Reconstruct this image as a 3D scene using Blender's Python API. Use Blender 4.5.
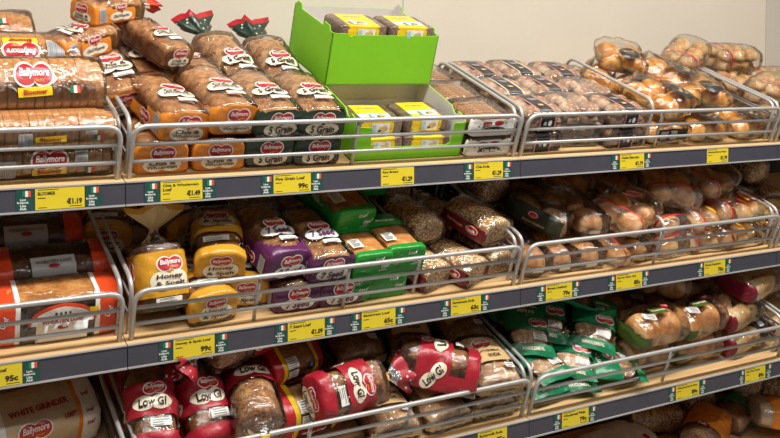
import bpy, bmesh, math, random
from mathutils import Vector, Matrix, noise
from mathutils.bvhtree import BVHTree

for o in list(bpy.data.objects):
    bpy.data.objects.remove(o, do_unlink=True)
scene = bpy.context.scene
col = scene.collection
R = math.radians

# ------------------------------------------------------------------ camera, world, lamps, exposure
CAM = Vector((-0.5662, -2.3328, 0.2735))
yaw, pit = R(29.8316), R(1.9698)
fw = Vector((math.sin(yaw) * math.cos(pit), math.cos(yaw) * math.cos(pit), -math.sin(pit)))
rt = Vector((math.cos(yaw), -math.sin(yaw), 0.0))
up = rt.cross(fw)
cd = bpy.data.cameras.new('camera')
cd.sensor_width = 36.0
cd.lens = 916.2 / 780.0 * 36.0
cd.shift_y = (105.14 - 219.0) / 780.0
cd.clip_start = 0.05
cam = bpy.data.objects.new('camera', cd)
col.objects.link(cam)
m3 = Matrix((rt, up, -fw)).transposed()
cam.matrix_world = Matrix.Translation(CAM) @ m3.to_4x4()
scene.camera = cam

w = bpy.data.worlds.new('world')
scene.world = w
w.use_nodes = True
w.node_tree.nodes['Background'].inputs[0].default_value = (1.0, 0.95, 0.88, 1)
w.node_tree.nodes['Background'].inputs[1].default_value = 0.075


def area(name, loc, sx, sy, power, color=(1, 0.965, 0.91)):
    l = bpy.data.lights.new(name, 'AREA')
    l.shape = 'RECTANGLE'
    l.size = sx
    l.size_y = sy
    l.energy = power
    l.color = color
    o = bpy.data.objects.new(name, l)
    col.objects.link(o)
    o.location = loc
    return o


# rows of fluorescent ceiling lamps running along the aisle
area('ceiling_lamp', (1.2, -0.95, 1.95), 5.0, 0.22, 112)
area('ceiling_lamp', (1.2, -2.6, 1.95), 5.0, 0.22, 30)

vs = scene.view_settings
vs.view_transform = 'Standard'
vs.look = 'None'
vs.gamma = 1.0
vs.use_curve_mapping = False
vs.exposure = 0.6

# ------------------------------------------------------------------ the four shelf levels
TILT = R(20)
SY = [0.0, -0.0036, -0.052, -0.12]
SZ = [0.0, -0.4143, -0.8264, -1.235]
FLOOR_Z = -1.45
WALL_Y = 0.66
DEPTH = 0.64
BAYS = [(-1.25, 0.0), (0.0, 1.25), (1.25, 2.5), (2.5, 3.75)]


def frame(k):
    t = TILT if k < 3 else R(6)
    return Matrix.Translation((0, SY[k], SZ[k])) @ Matrix.Rotation(t, 4, 'X')


# ------------------------------------------------------------------ materials
def lin(c):
    return tuple(((v / 12.92) if v <= 0.04045 else ((v + 0.055) / 1.055) ** 2.4) for v in c)


def rgb(h):
    return lin(tuple(int(h[i:i + 2], 16) / 255 for i in (0, 2, 4)))


MATS = {}


def new_mat(name):
    m = bpy.data.materials.new(name)
    m.use_nodes = True
    m.node_tree.nodes.clear()
    MATS[name] = m
    nt = m.node_tree
    out = nt.nodes.new('ShaderNodeOutputMaterial')
    return m, nt, out


def N(nt, t, **kw):
    n = nt.nodes.new('ShaderNode' + t)
    for k, v in kw.items():
        if k in n.inputs:
            n.inputs[k].default_value = v
        else:
            setattr(n, k, v)
    return n


def plain(name, hexc, rough=0.5, metal=0.0, vary=0.12, scale=14, bump=0.0, bscale=60, coat=0.0, aniso=None):
    m, nt, out = new_mat(name)
    c = rgb(hexc)
    p = N(nt, 'BsdfPrincipled')
    p.inputs['Roughness'].default_value = rough
    p.inputs['Metallic'].default_value = metal
    p.inputs['Coat Weight'].default_value = coat
    p.inputs['Coat Roughness'].default_value = 0.2
    tc = N(nt, 'TexCoord')
    mp = N(nt, 'Mapping')
    if aniso:
        mp.inputs['Scale'].default_value = aniso
    nt.links.new(tc.outputs['Object'], mp.inputs[0])
    nz = N(nt, 'TexNoise', Scale=scale, Detail=3.0)
    nt.links.new(mp.outputs[0], nz.inputs['Vector'])
    cr = N(nt, 'ValToRGB')
    cr.color_ramp.elements[0].position = 0.3
    cr.color_ramp.elements[1].position = 0.7
    cr.color_ramp.elements[0].color = tuple(v * (1 - vary) for v in c) + (1,)
    cr.color_ramp.elements[1].color = tuple(min(1, v * (1 + vary)) for v in c) + (1,)
    nt.links.new(nz.outputs[0], cr.inputs[0])
    nt.links.new(cr.outputs[0], p.inputs['Base Color'])
    if bump:
        b = N(nt, 'Bump', Strength=bump, Distance=0.004)
        n2 = N(nt, 'TexNoise', Scale=bscale, Detail=2.0)
        nt.links.new(tc.outputs['Object'], n2.inputs['Vector'])
        nt.links.new(n2.outputs[0], b.inputs['Height'])
        nt.links.new(b.outputs[0], p.inputs['Normal'])
    nt.links.new(p.outputs[0], out.inputs[0])
    return m


def bread(name, dark, mid, light, scale=55, seeds=None, bump=0.5):
    m, nt, out = new_mat(name)
    p = N(nt, 'BsdfPrincipled')
    p.inputs['Roughness'].default_value = 0.62
    tc = N(nt, 'TexCoord')
    nz = N(nt, 'TexNoise', Scale=scale, Detail=5.0, Roughness=0.65)
    nt.links.new(tc.outputs['Object'], nz.inputs['Vector'])
    n0 = N(nt, 'TexNoise', Scale=9.0, Detail=2.0)
    nt.links.new(tc.outputs['Object'], n0.inputs['Vector'])
    ad = N(nt, 'Math', operation='MULTIPLY_ADD')
    nt.links.new(n0.outputs[0], ad.inputs[0])
    ad.inputs[1].default_value = 0.7
    nt.links.new(nz.outputs[0], ad.inputs[2])
    cr = N(nt, 'ValToRGB')
    e = cr.color_ramp.elements
    e[0].position = 0.62
    e[0].color = rgb(dark) + (1,)
    e[1].position = 1.12
    e[1].position = 1.0
    e[1].color = rgb(light) + (1,)
    k = e.new(0.84)
    k.color = rgb(mid) + (1,)
    nt.links.new(ad.outputs[0], cr.inputs[0])
    src = cr.outputs[0]
    if seeds:
        v = N(nt, 'TexVoronoi', Scale=seeds[1])
        nt.links.new(tc.outputs['Object'], v.inputs['Vector'])
        r2 = N(nt, 'ValToRGB')
        r2.color_ramp.interpolation = 'CONSTANT'
        r2.color_ramp.elements[0].color = (1, 1, 1, 1)
        r2.color_ramp.elements[1].color = (0, 0, 0, 1)
        r2.color_ramp.elements[1].position = seeds[2]
        nt.links.new(v.outputs['Distance'], r2.inputs[0])
        mx = N(nt, 'MixRGB')
        nt.links.new(r2.outputs[0], mx.inputs[0])
        nt.links.new(src, mx.inputs[1])
        mx.inputs[2].default_value = rgb(seeds[0]) + (1,)
        src = mx.outputs[0]
    nt.links.new(src, p.inputs['Base Color'])
    b = N(nt, 'Bump', Strength=bump, Distance=0.006)
    nt.links.new(nz.outputs[0], b.inputs['Height'])
    nt.links.new(b.outputs[0], p.inputs['Normal'])
    nt.links.new(p.outputs[0], out.inputs[0])
    return m


def film(name, tint=(0.95, 0.94, 0.92), base=0.045, rough=0.05, gain=1.0, bscale=42, bstr=1.0, haze=0.0):
    m, nt, out = new_mat(name)
    tr = N(nt, 'BsdfTransparent')
    tr.inputs[0].default_value = tint + (1,)
    gl = N(nt, 'BsdfGlossy')
    gl.inputs['Roughness'].default_value = rough
    gl.inputs[0].default_value = (0.95, 0.95, 0.95, 1)
    fr = N(nt, 'Fresnel')
    fr.inputs[0].default_value = 1.5
    ma = N(nt, 'Math', operation='MULTIPLY_ADD')
    ma.use_clamp = True
    ma.inputs[1].default_value = gain
    ma.inputs[2].default_value = base
    nt.links.new(fr.outputs[0], ma.inputs[0])
    tc = N(nt, 'TexCoord')
    nz = N(nt, 'TexNoise', Scale=bscale, Detail=2.0, Distortion=1.2)
    nt.links.new(tc.outputs['Object'], nz.inputs['Vector'])
    b = N(nt, 'Bump', Strength=bstr, Distance=0.006)
    nt.links.new(nz.outputs[0], b.inputs['Height'])
    nt.links.new(b.outputs[0], gl.inputs['Normal'])
    mx = N(nt, 'MixShader')
    nt.links.new(ma.outputs[0], mx.inputs[0])
    nt.links.new(tr.outputs[0], mx.inputs[1])
    nt.links.new(gl.outputs[0], mx.inputs[2])
    res = mx.outputs[0]
    if haze:
        df = N(nt, 'BsdfDiffuse')
        df.inputs[0].default_value = (0.8, 0.8, 0.8, 1)
        m2 = N(nt, 'MixShader')
        m2.inputs[0].default_value = haze
        nt.links.new(res, m2.inputs[1])
        nt.links.new(df.outputs[0], m2.inputs[2])
        res = m2.outputs[0]
    nt.links.new(res, out.inputs[0])
    return m


def printed(name, hexc, rough=0.3):
    return plain(name, hexc, rough=rough, vary=0.07, scale=20, bump=0.7, bscale=42)


film('film')
film('film_hazy', base=0.07, haze=0.04)
film('film_stiff', base=0.06, rough=0.04, bscale=16, bstr=0.6, haze=0.03)
film('film_milk', base=0.1, haze=0.18)
film('film_purple', tint=(0.62, 0.4, 0.55), base=0.08)
film('film_dark', tint=(0.5, 0.4, 0.36), base=0.06)
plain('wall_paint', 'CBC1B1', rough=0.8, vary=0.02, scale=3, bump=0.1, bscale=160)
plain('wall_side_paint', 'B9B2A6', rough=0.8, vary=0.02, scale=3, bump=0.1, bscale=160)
plain('seam_dark', '8E877C', rough=0.8)
plain('floor_tile', 'A79F95', rough=0.35, vary=0.06)
plain('rack_back', '2A2624', rough=0.55)  # shade behind the shelves is put into this dark base colour
plain('wood', 'CBA673', rough=0.5, vary=0.16, scale=9, aniso=(0.6, 12, 12))
plain('rail_slate', '43424C', rough=0.42, vary=0.05)
plain('rail_lip', 'A9A6A4', rough=0.35, vary=0.05)
plain('rail_joint', '35343A', rough=0.5)
plain('steel', 'B9B7B4', rough=0.38, metal=0.4, vary=0.08, scale=30)
plain('zinc', '6F6C69', rough=0.5, metal=0.6)
plain('label_yellow', 'DFC72C', rough=0.45, vary=0.03)
plain('label_ink', '2A2510', rough=0.6, vary=0.0)
plain('tag_green', '1D4A43', rough=0.45, vary=0.05)
plain('tag_white', 'E9E9E4', rough=0.5, vary=0.02)
plain('flag_green', '1F7A4C', rough=0.5)
plain('flag_orange', 'E2502C', rough=0.5)
plain('carton_green', '80CA1C', rough=0.55, vary=0.03, bump=0.05)
plain('carton_edge', '3C6E1E', rough=0.7)
plain('carton_white', 'D2CDC8', rough=0.7, vary=0.03)
for nm, hx in dict(orange='DC8428', pale_yellow='EBCB8C', orange_red='DC4A22', red='B5202A', crimson='A31E2B', dark_red='6A1820', cream='E9E0C8',
                   white='ECEAE4', yellow='E8C31E', honey='D2982A', purple='5A2552', forest='24382A', green='1E8A2C',
                   pitta_green='17764C', moss='46591F', bag_red='A42230', maroon='6E1428', black='1B1A1B', pink='D28C8C', kraft='C9A877',
                   brown='3A2018', grey='6E6A66', silver='B7B6B6', blue='4C7FB5', charcoal='34322F', navy='1C2238',
                   paper_tan='C9B394', amber='D9A21A', olive_dark='2C2E1E', barcode='8A8888', sky='A9C9DE').items():
    printed('p_' + nm, hx)
bread('b_brown', '7E4E2A', 'AA7444', 'CC9A66')
bread('b_grain', '6A4226', '9C6A40', 'C69A68', seeds=('DEC296', 170, 0.25))
bread('b_bloomer', 'A06A38', 'C9935A', 'E2BA84', scale=30)
bread('b_rye', '3D2418', '5B3A26', '7B543A')
bread('b_rye_top', '8F5A28', 'BC8243', 'D3A263')
bread('b_oat', '8A5C38', 'B48456', 'D4AC80', seeds=('F0DEB8', 115, 0.46))
bread('b_soda', '8A6646', 'B48E68', 'DCC4A4', seeds=('E4D6BE', 100, 0.2))
bread('b_pale', 'B98A55', 'D8B07A', 'EBD0A2', scale=25)
bread('b_golden', 'B06A24', 'DC9A44', 'EFC078', scale=14, bump=0.15)
bread('b_crumb', 'CFA768', 'E5C88E', 'F0DCB0', scale=40)
bread('b_seedbun', 'B07A3E', 'D3A567', 'EACB94', scale=22, seeds=('F2E6C8', 130, 0.25))
bread('b_biscuit', '7A523A', 'A98062', 'D4B89C', scale=60)
bread('b_toast', 'AA6C36', 'D69A58', 'EEC48A', scale=18)


def gloss(name, r, coat=0.4):
    for n in MATS[name].node_tree.nodes:
        if n.type == 'BSDF_PRINCIPLED':
            n.inputs['Roughness'].default_value = r
            n.inputs['Coat Weight'].default_value = coat
            n.inputs['Coat Roughness'].default_value = 0.15


gloss('b_golden', 0.3, 0.5)


# ------------------------------------------------------------------ mesh helpers
def build(name, verts, faces, mats, parent=None, fm=None, smooth=True):
    me = bpy.data.meshes.new(name)
    me.from_pydata([tuple(v) for v in verts], [], faces)
    for m in mats:
        me.materials.append(MATS[m])
    if fm:
        me.polygons.foreach_set('material_index', fm)
    if smooth:
        me.polygons.foreach_set('use_smooth', [True] * len(me.polygons))
    me.update()
    o = bpy.data.objects.new(name, me)
    col.objects.link(o)
    if parent:
        o.parent = parent
    return o


def box_vf(x0, x1, y0, y1, z0, z1, V=None, F=None):
    V = [] if V is None else V
    F = [] if F is None else F
    b = len(V)
    V += [(x0, y0, z0), (x1, y0, z0), (x1, y1, z0), (x0, y1, z0), (x0, y0, z1), (x1, y0, z1), (x1, y1, z1), (x0, y1, z1)]
    F += [(b, b + 3, b + 2, b + 1), (b + 4, b + 5, b + 6, b + 7), (b, b + 1, b + 5, b + 4), (b + 1, b + 2, b + 6, b + 5),
          (b + 2, b + 3, b + 7, b + 6), (b + 3, b, b + 4, b + 7)]
    return V, F


def boxo(name, x0, x1, y0, y1, z0, z1, mat, parent=None, bevel=0.0):
    V, F = box_vf(x0, x1, y0, y1, z0, z1)
    o = build(name, V, F, [mat], parent, smooth=False)
    if bevel:
        bm = bmesh.new()
        bm.from_mesh(o.data)
        bmesh.ops.bevel(bm, geom=bm.edges[:] + bm.verts[:], offset=bevel, segments=2, affect='EDGES')
        bm.to_mesh(o.data)
        bm.free()
    return o


def fillet(pts, r, n=5):
    pts = [Vector(p) for p in pts]
    out = [pts[0]]
    for a, b, c in zip(pts, pts[1:], pts[2:]):
        d1 = (a - b)
        d2 = (c - b)
        rr = min(r, d1.length * 0.49, d2.length * 0.49)
        p0 = b + d1.normalized() * rr
        p1 = b + d2.normalized() * rr
        for i in range(n + 1):
            t = i / n
            out.append((1 - t) ** 2 * p0 + 2 * t * (1 - t) * b + t * t * p1)
    out.append(pts[-1])
    return out


def tube(name, pts, rad, mat, parent=None, sides=8):
    pts = [Vector(p) for p in pts]
    V, F = [], []
    ref = Vector((0.31, 0.47, 0.83))
    prev = None
    for i, p in enumerate(pts):
        a = pts[max(0, i - 1)]
        b = pts[min(len(pts) - 1, i + 1)]
        t = (b - a).normalized()
        if prev is None:
            n = t.cross(ref).normalized()
        else:
            n = (prev - t * prev.dot(t)).normalized()
        prev = n
        bb = t.cross(n)
        for s in range(sides):
            an = 2 * math.pi * s / sides
            V.append(p + n * (rad * math.cos(an)) + bb * (rad * math.sin(an)))
    for i in range(len(pts) - 1):
        for s in range(sides):
            F.append((i * sides + s, i * sides + (s + 1) % sides, (i + 1) * sides + (s + 1) % sides, (i + 1) * sides + s))
    F.append(tuple(range(sides))[::-1])
    F.append(tuple((len(pts) - 1) * sides + s for s in range(sides)))
    return build(name, V, F, [mat], parent)


def empty(name, label, cat, group=None):
    o = bpy.data.objects.new(name, None)
    o.empty_display_size = 0.05
    col.objects.link(o)
    o['label'] = label
    o['category'] = cat
    if group:
        o['group'] = group
    return o


def structure(o):
    o['kind'] = 'structure'
    return o


_text = {}


def text_mesh(s, shear=0.0, bold=0.02):
    key = (s, shear, bold)
    if key not in _text:
        cu = bpy.data.curves.new('t', 'FONT')
        cu.body = s
        cu.size = 1.0
        cu.align_x = 'CENTER'
        cu.align_y = 'CENTER'
        cu.shear = shear
        cu.offset = bold
        cu.resolution_u = 2
        cu.space_line = 0.85
        ob = bpy.data.objects.new('t', cu)
        col.objects.link(ob)
        bpy.context.view_layer.update()
        me = bpy.data.meshes.new_from_object(ob.evaluated_get(bpy.context.evaluated_depsgraph_get()))
        vs_ = [(v.co.x, v.co.y) for v in me.vertices]
        fs = [tuple(p.vertices) for p in me.polygons]
        bpy.data.objects.remove(ob, do_unlink=True)
        bpy.data.curves.remove(cu)
        bpy.data.meshes.remove(me)
        w_ = max(v[0] for v in vs_) - min(v[0] for v in vs_)
        mx = (max(v[0] for v in vs_) + min(v[0] for v in vs_)) / 2
        my = (max(v[1] for v in vs_) + min(v[1] for v in vs_)) / 2
        _text[key] = ([(a - mx, b - my) for a, b in vs_], fs, w_)
    return _text[key]


# flat print pieces: each returns 2D verts + faces
def d_poly(fr, rings=5):
    n = len(fr)
    V = [(0.0, 0.0)]
    for k in range(1, rings + 1):
        V += [(x * k / rings, y * k / rings) for x, y in fr]
    F = [(0, 1 + i, 1 + (i + 1) % n) for i in range(n)]
    for k in range(1, rings):
        a = 1 + (k - 1) * n
        b = 1 + k * n
        F += [(a + i, b + i, b + (i + 1) % n, a + (i + 1) % n) for i in range(n)]
    return V, F


def d_ellipse(w_, h_, n=20):
    return d_poly([(w_ / 2 * math.cos(2 * math.pi * i / n), h_ / 2 * math.sin(2 * math.pi * i / n)) for i in range(n)])


def d_lobes(w_, h_, n=32):
    out = []
    for i in range(n):
        a = 2 * math.pi * i / n
        c, s = math.cos(a), math.sin(a)
        best = 0
        for ox in (-0.22 * w_, 0.22 * w_):
            A, B = 0.29 * w_, 0.5 * h_
            qa = (c / A) ** 2 + (s / B) ** 2
            qb = -2 * c * ox / A ** 2
            qc = (ox / A) ** 2 - 1
            D = qb * qb - 4 * qa * qc
            if D >= 0:
                best = max(best, (-qb + math.sqrt(D)) / (2 * qa))
        out.append((best * c, best * s))
    return d_poly(out)


def d_rect(w_, h_, nx=8, ny=4):
    V = [(w_ * (i / nx - 0.5), h_ * (j / ny - 0.5)) for j in range(ny + 1) for i in range(nx + 1)]
    F = [(j * (nx + 1) + i, j * (nx + 1) + i + 1, (j + 1) * (nx + 1) + i + 1, (j + 1) * (nx + 1) + i) for j in range(ny) for i in range(nx)]
    return V, F


def d_text(s, w_, shear=0.0, bold=0.02, hmax=None):
    V, F, ww = text_mesh(s, shear, bold)
    k = w_ / ww
    sy = k
    if hmax:
        hh = max(v[1] for v in V) - min(v[1] for v in V)
        sy = min(hmax / hh, k * 1.6)
    return [(a * k, b * sy) for a, b in V], F


def shift(vf, dx, dy, rot=0.0):
    c, s = math.cos(rot), math.sin(rot)
    return [(x * c - y * s + dx, x * s + y * c + dy) for x, y in vf[0]], vf[1]


AX = {'top': (Vector((1, 0, 0)), Vector((0, 1, 0)), Vector((0, 0, 1))),
      'front': (Vector((1, 0, 0)), Vector((0, 0, 1)), Vector((0, -1, 0))),
      'left': (Vector((0, -1, 0)), Vector((0, 0, 1)), Vector((-1, 0, 0))),
      'right': (Vector((0, 1, 0)), Vector((0, 0, 1)), Vector((1, 0, 0))),
      'fronttop': (Vector((1, 0, 0)), Vector((0, 0.75, 0.66)), Vector((0, -0.66, 0.75)))}


TEXT_INK = {'p_white', 'p_brown', 'p_purple', 'p_yellow', 'p_crimson', 'p_cream', 'p_kraft', 'p_grey', 'p_pink', 'p_barcode', 'p_silver'}


def decal(name, bvh, face, origin, layers, parent, rot=0.0, off=0.0018):
    """print lying on the package surface. layers: (vf2d, material)"""
    U, W_, Nn = AX[face]
    O = Vector(origin)
    V, F, fm, mats = [], [], [], []
    cr, sr = math.cos(rot), math.sin(rot)
    for li, ((vv, ff), mname) in enumerate(layers):
        b = len(V)
        if mname not in mats:
            mats.append(mname)
        mi = mats.index(mname)
        for (a, c) in vv:
            a, c = a * cr - c * sr, a * sr + c * cr
            p = O + U * a + W_ * c
            hit, nr, _, _ = bvh.ray_cast(p + Nn * 0.3, -Nn, 0.6)
            if hit is None:
                hit, nr, _, _ = bvh.find_nearest(p)
            if nr.dot(Nn) < 0:
                nr = -nr
            V.append(hit + (Nn * 0.5 + nr * 0.5) * (off + 0.0008 * li + (0.0016 if mname in TEXT_INK and li else 0.0)))
        F += [tuple(b + i for i in f) for f in ff]
        fm += [mi] * len(ff)
    o = build(name, V, F, mats, parent, fm)
    if name == 'leaf_print':
        o['kind'] = 'stuff'
    return o


def L_bally(w_=0.075):
    h_ = w_ * 0.52
    return [(d_lobes(w_ * 1.1, h_ * 1.2), 'p_white'), (d_lobes(w_, h_), 'p_red'),
            (shift(d_text('Ballymore', w_ * 0.84, 0.25, 0.02, h_ * 0.5), 0, h_ * 0.08), 'p_white'),
            (shift(d_text('CRUST', w_ * 0.3, 0.0, 0.0), w_ * 0.12, -h_ * 0.27), 'p_yellow')]


def L_banner(lines, w_, h_, ink='p_brown', base='p_cream', lobes=True):
    out = [((d_lobes if lobes else d_ellipse)(w_, h_), base)]
    n = len(lines)
    for i, s in enumerate(lines):
        out.append((shift(d_text(s, w_ * (0.72 if i == 0 else 0.8), 0.1, 0.03, h_ * 0.62 / n), 0, (n / 2 - 0.5 - i) * h_ * 0.36), ink))
    return out


def L_info(w_, h_, seed=0):
    """white information panel with grey text lines"""
    rnd = random.Random(seed)
    out = [(d_rect(w_, h_, 4, 3), 'p_white')]
    V, F = [], []
    n = max(2, int(h_ / 0.006))
    for i in range(n):
        y = h_ * (0.38 - 0.76 * i / max(1, n - 1))
        l = w_ * rnd.uniform(0.5, 0.8)
        b = len(V)
        V += [(-w_ * 0.4, y - 0.001), (-w_ * 0.4 + l, y - 0.001), (-w_ * 0.4 + l, y + 0.001), (-w_ * 0.4, y + 0.001)]
        F.append((b, b + 1, b + 2, b + 3))
    out.append(((V, F), 'p_grey'))
    return out


def L_bars(w_, h_, vertical=True, n=9):
    out = [(d_rect(w_, h_, 6, 4), 'p_silver')]
    V, F = [], []
    for i in range(n):
        b = len(V)
        t = -0.42 + 0.84 * i / (n - 1)
        th = (0.016, 0.03, 0.022)[i % 3]
        for j in range(4):
            u0, u1 = -0.42 + 0.21 * j, -0.42 + 0.21 * (j + 1)
            b = len(V)
            if vertical:
                V += [(w_ * (t - th), h_ * u0), (w_ * (t + th), h_ * u0), (w_ * (t + th), h_ * u1), (w_ * (t - th), h_ * u1)]
            else:
                V += [(w_ * u0, h_ * (t - th)), (w_ * u1, h_ * (t - th)), (w_ * u1, h_ * (t + th)), (w_ * u0, h_ * (t + th))]
            F.append((b, b + 1, b + 2, b + 3))
    out.append(((V, F), 'p_barcode'))
    return out


def L_flag(w_):
    return [(shift(d_rect(w_ / 3, w_ * 0.7, 1, 2), -w_ / 3, 0), 'flag_green'), (d_rect(w_ / 3, w_ * 0.7, 1, 2), 'p_white'),
            (shift(d_rect(w_ / 3, w_ * 0.7, 1, 2), w_ / 3, 0), 'flag_orange')]


def fbm(p, f, seed):
    q = Vector((p[0] * f + seed * 7.13, p[1] * f - seed * 3.7, p[2] * f + seed * 1.9))
    return noise.noise(q) + 0.5 * noise.noise(q * 2.1)


def crease(p, f, seed):
    q = Vector((p[0] * f + seed * 5.1, p[1] * f + seed * 2.3, p[2] * f - seed * 4.4))
    return (1 - abs(noise.noise(q)) * 2.5)


def body(L, W, H, seed=1, inflate=0.0, crumple=0.002, nu=28, nv=14, nb=5.0, ntp=2.6, cap=0.02, cross=False, dome=0.0,
         pinch=None, freq=22.0, waist=None):
    """closed rounded-loaf skin, base at z=0, length along y (along x when cross), centred. returns V, F, face centres (nominal)"""
    L2, W2, H2 = L + 2 * inflate, W + 2 * inflate, H + 2 * inflate
    prof = [(0, 0.0), (0, 0.33), (0, 0.66), (0.0, 0.86), (0.12, 0.94), (0.45, 0.985), (1.0, 1.0)]
    rings = [(c * cap, s) for c, s in prof]
    body_ys = [cap + (L2 - 2 * cap) * i / nv for i in range(1, nv)]
    rings += [(y, 1.0) for y in body_ys]
    rings += [(L2 - c * cap, s) for c, s in reversed(prof)]
    V, nom = [], []
    for ri, (y, s) in enumerate(rings):
        m_ = 1 if s == 0 else nu
        for i in range(m_):
            a = 2 * math.pi * i / nu
            c, sn = math.cos(a), math.sin(a)
            n = nb if sn < 0 else ntp
            x = math.copysign(abs(c) ** (2 / n), c) * W2 / 2 * s
            z = H2 / 2 + math.copysign(abs(sn) ** (2 / n), sn) * H2 / 2 * s
            yy = y - L2 / 2
            if dome and sn > 0:
                z += dome * (abs(sn) ** 1.5) * s * math.cos(math.pi * yy / L2 * 0.8)
            if waist:
                k = waist(yy / L2)
                x *= k
                z = H2 / 2 + (z - H2 / 2) * k
            p = Vector((x, yy, z - inflate))
            nom.append(p.copy())
            if crumple:
                d = Vector((x / W2, yy / L2 * 0.6, (z - H2 / 2) / H2))
                if d.length > 1e-6:
                    d.normalize()
                f = crumple * (0.5 * fbm(p, freq, seed) + 0.6 * crease(p, freq * 0.8, seed) + 0.45 * crease(p, freq * 1.7, seed + 2))
                if z < 0.012:
                    f = min(f, 0.0) * 0.3
                p += d * f
                if p.z < 0.0005:
                    p.z = 0.0005
            V.append(p)
    F = []
    st = []
    b = 0
    for (y, s) in rings:
        st.append(b)
        b += 1 if s == 0 else nu
    for ri in range(len(rings) - 1):
        a0, a1 = st[ri], st[ri + 1]
        n0, n1 = rings[ri][1] == 0, rings[ri + 1][1] == 0
        for i in range(nu):
            j = (i + 1) % nu
            if n0:
                F.append((a0, a1 + i, a1 + j))
            elif n1:
                F.append((a0 + i, a1, a0 + j))
            else:
                F.append((a0 + i, a1 + i, a1 + j, a0 + j))
    cen = []
    for f in F:
        c = sum((nom[i] for i in f), Vector()) / len(f)
        cen.append((c.x, c.y + L2 / 2, c.z))
    if cross:
        V = [Vector((-v.y, v.x, v.z)) for v in V]
    return V, F, cen


def tail_vf(neck, flare, length, seed=1, n=20, flat=0.55, back=0.05, start_w=0.04, start_h=0.035):
    """gathered bag end: cone to a twisted neck, then a crinkled fan. starts at y=0 going +y"""
    V, F = [], []
    rows = [(0.0, start_w, start_h), (0.25, neck * 1.6, neck * 1.4), (0.36, neck, neck), (0.46, neck * 1.2, neck),
            (0.65, flare * 0.62, flare * flat * 0.6), (0.85, flare * 0.95, flare * flat * 0.85), (1.0, flare, flare * flat)]
    for t, rx, rz in rows:
        for i in range(n):
            a = 2 * math.pi * i / n
            k = 1 + (0.28 * math.sin(5 * a + seed) + 0.2 * math.sin(9 * a + 2 * seed)) * min(1, max(0, (t - 0.3) * 1.8))
            yj = 0.012 * math.sin(3 * a + seed * 1.7) * t
            V.append(Vector((math.cos(a) * rx * k, t * length + yj, math.sin(a) * rz * k)))
    for r in range(len(rows) - 1):
        for i in range(n):
            j = (i + 1) % n
            F.append((r * n + i, r * n + j, (r + 1) * n + j, (r + 1) * n + i))
    return V, F, len(rows), n


PROTO = {}
USED = set()


def reg_proto(key, fn):
    PROTO[key] = fn


def loaf(name, cat_unused=None, L=0.25, W=0.135, H=0.115, seed=1, skin='b_brown', regions=None, mats=('film',), decals=(), tail=None,
         cross=False, crumple=0.0035, inflate=0.004, cap=0.022, nb=5.0, ntp=2.8, dome=0.012, slices=0, clip=None, inner=True,
         freq=24.0, nv=22, bag_name='bag', slice_mat='b_bloomer'):
    """a bagged loaf: bread inside, printed or clear bag, prints on the bag, gathered tail"""
    root = bpy.data.objects.new(name, None)
    root.empty_display_size = 0.05
    col.objects.link(root)
    if slices:
        sw = L / slices
        Vs, Fs, _ = body(sw * 0.98, W, H, seed, 0.0, 0.0015, nu=22, nv=2, nb=4.0, ntp=ntp, cap=0.002, cross=cross, dome=dome)
        first = None
        for i in range(slices):
            t = (i + 0.5) / slices
            e = min(t, 1 - t)
            sc = 0.8 + 0.2 * min(1, e / 0.14) ** 0.6
            if first is None:
                o = build('bread_slice', Vs, Fs, [slice_mat], root)
                first = o
            else:
                o = first.copy()
                col.objects.link(o)
                o.parent = root
            o.location = (-(t - 0.5) * L if cross else 0, 0 if cross else (t - 0.5) * L, 0)
            o.rotation_euler = (0, 0, 0.02 * math.sin(i * 2.1 + seed))
            o.scale = ((1, sc, sc) if cross else (sc, 1, sc))
    elif inner:
        Vb, Fb, _ = body(L, W, H, seed + 3, -0.004, 0.002, nu=20, nv=8, nb=nb, ntp=ntp, cap=cap, cross=cross, dome=dome)
        build('bread', Vb, Fb, [skin], root)
    V, F, cen = body(L, W, H, seed, inflate, crumple, nu=40, nv=nv, nb=nb, ntp=ntp, cap=cap, cross=cross, dome=dome, freq=freq)
    fm = [regions(*c) if regions else 0 for c in cen]
    bag = build(bag_name, V, F, list(mats), root, fm)
    bvh = BVHTree.FromPolygons([tuple(v) for v in V], F)
    for d in decals:
        nm, face, org, layers = d[:4]
        decal(nm, bvh, face, org, layers, bag, rot=d[4] if len(d) > 4 else 0.0)
    if tail:
        tm, rowmat, tl, fl = tail
        Vt, Ft, nr, nn = tail_vf(0.011, fl, tl, seed, start_w=W * 0.36, start_h=H * 0.3)
        Vt = [Vector((v.x, v.y + L / 2 - 0.006, v.z + H * 0.5)) for v in Vt]
        if cross:
            Vt = [Vector((-v.y, v.x, v.z)) for v in Vt]
        fmt = [rowmat[min(len(rowmat) - 1, r)] for r in range(nr - 1) for _ in range(nn)]
        build('bag_tail', Vt, Ft, list(tm), root, fmt)
        if clip:
            yc = L / 2 - 0.006 + tl * 0.37
            Vc, Fc = box_vf(-0.013, 0.013, yc - 0.002, yc + 0.002, H * 0.5 - 0.013, H * 0.5 + 0.013)
            if cross:
                Vc = [(-v[1], v[0], v[2]) for v in Vc]
            build('bag_clip', Vc, Fc, [clip], root, smooth=False)
    return root


def copy_tree(o, parent=None):
    c = o.copy()
    col.objects.link(c)
    c.parent = parent
    for ch in list(o.children):
        copy_tree(ch, c)
    return c


COUNT = [0]
ROOTS = []


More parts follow.
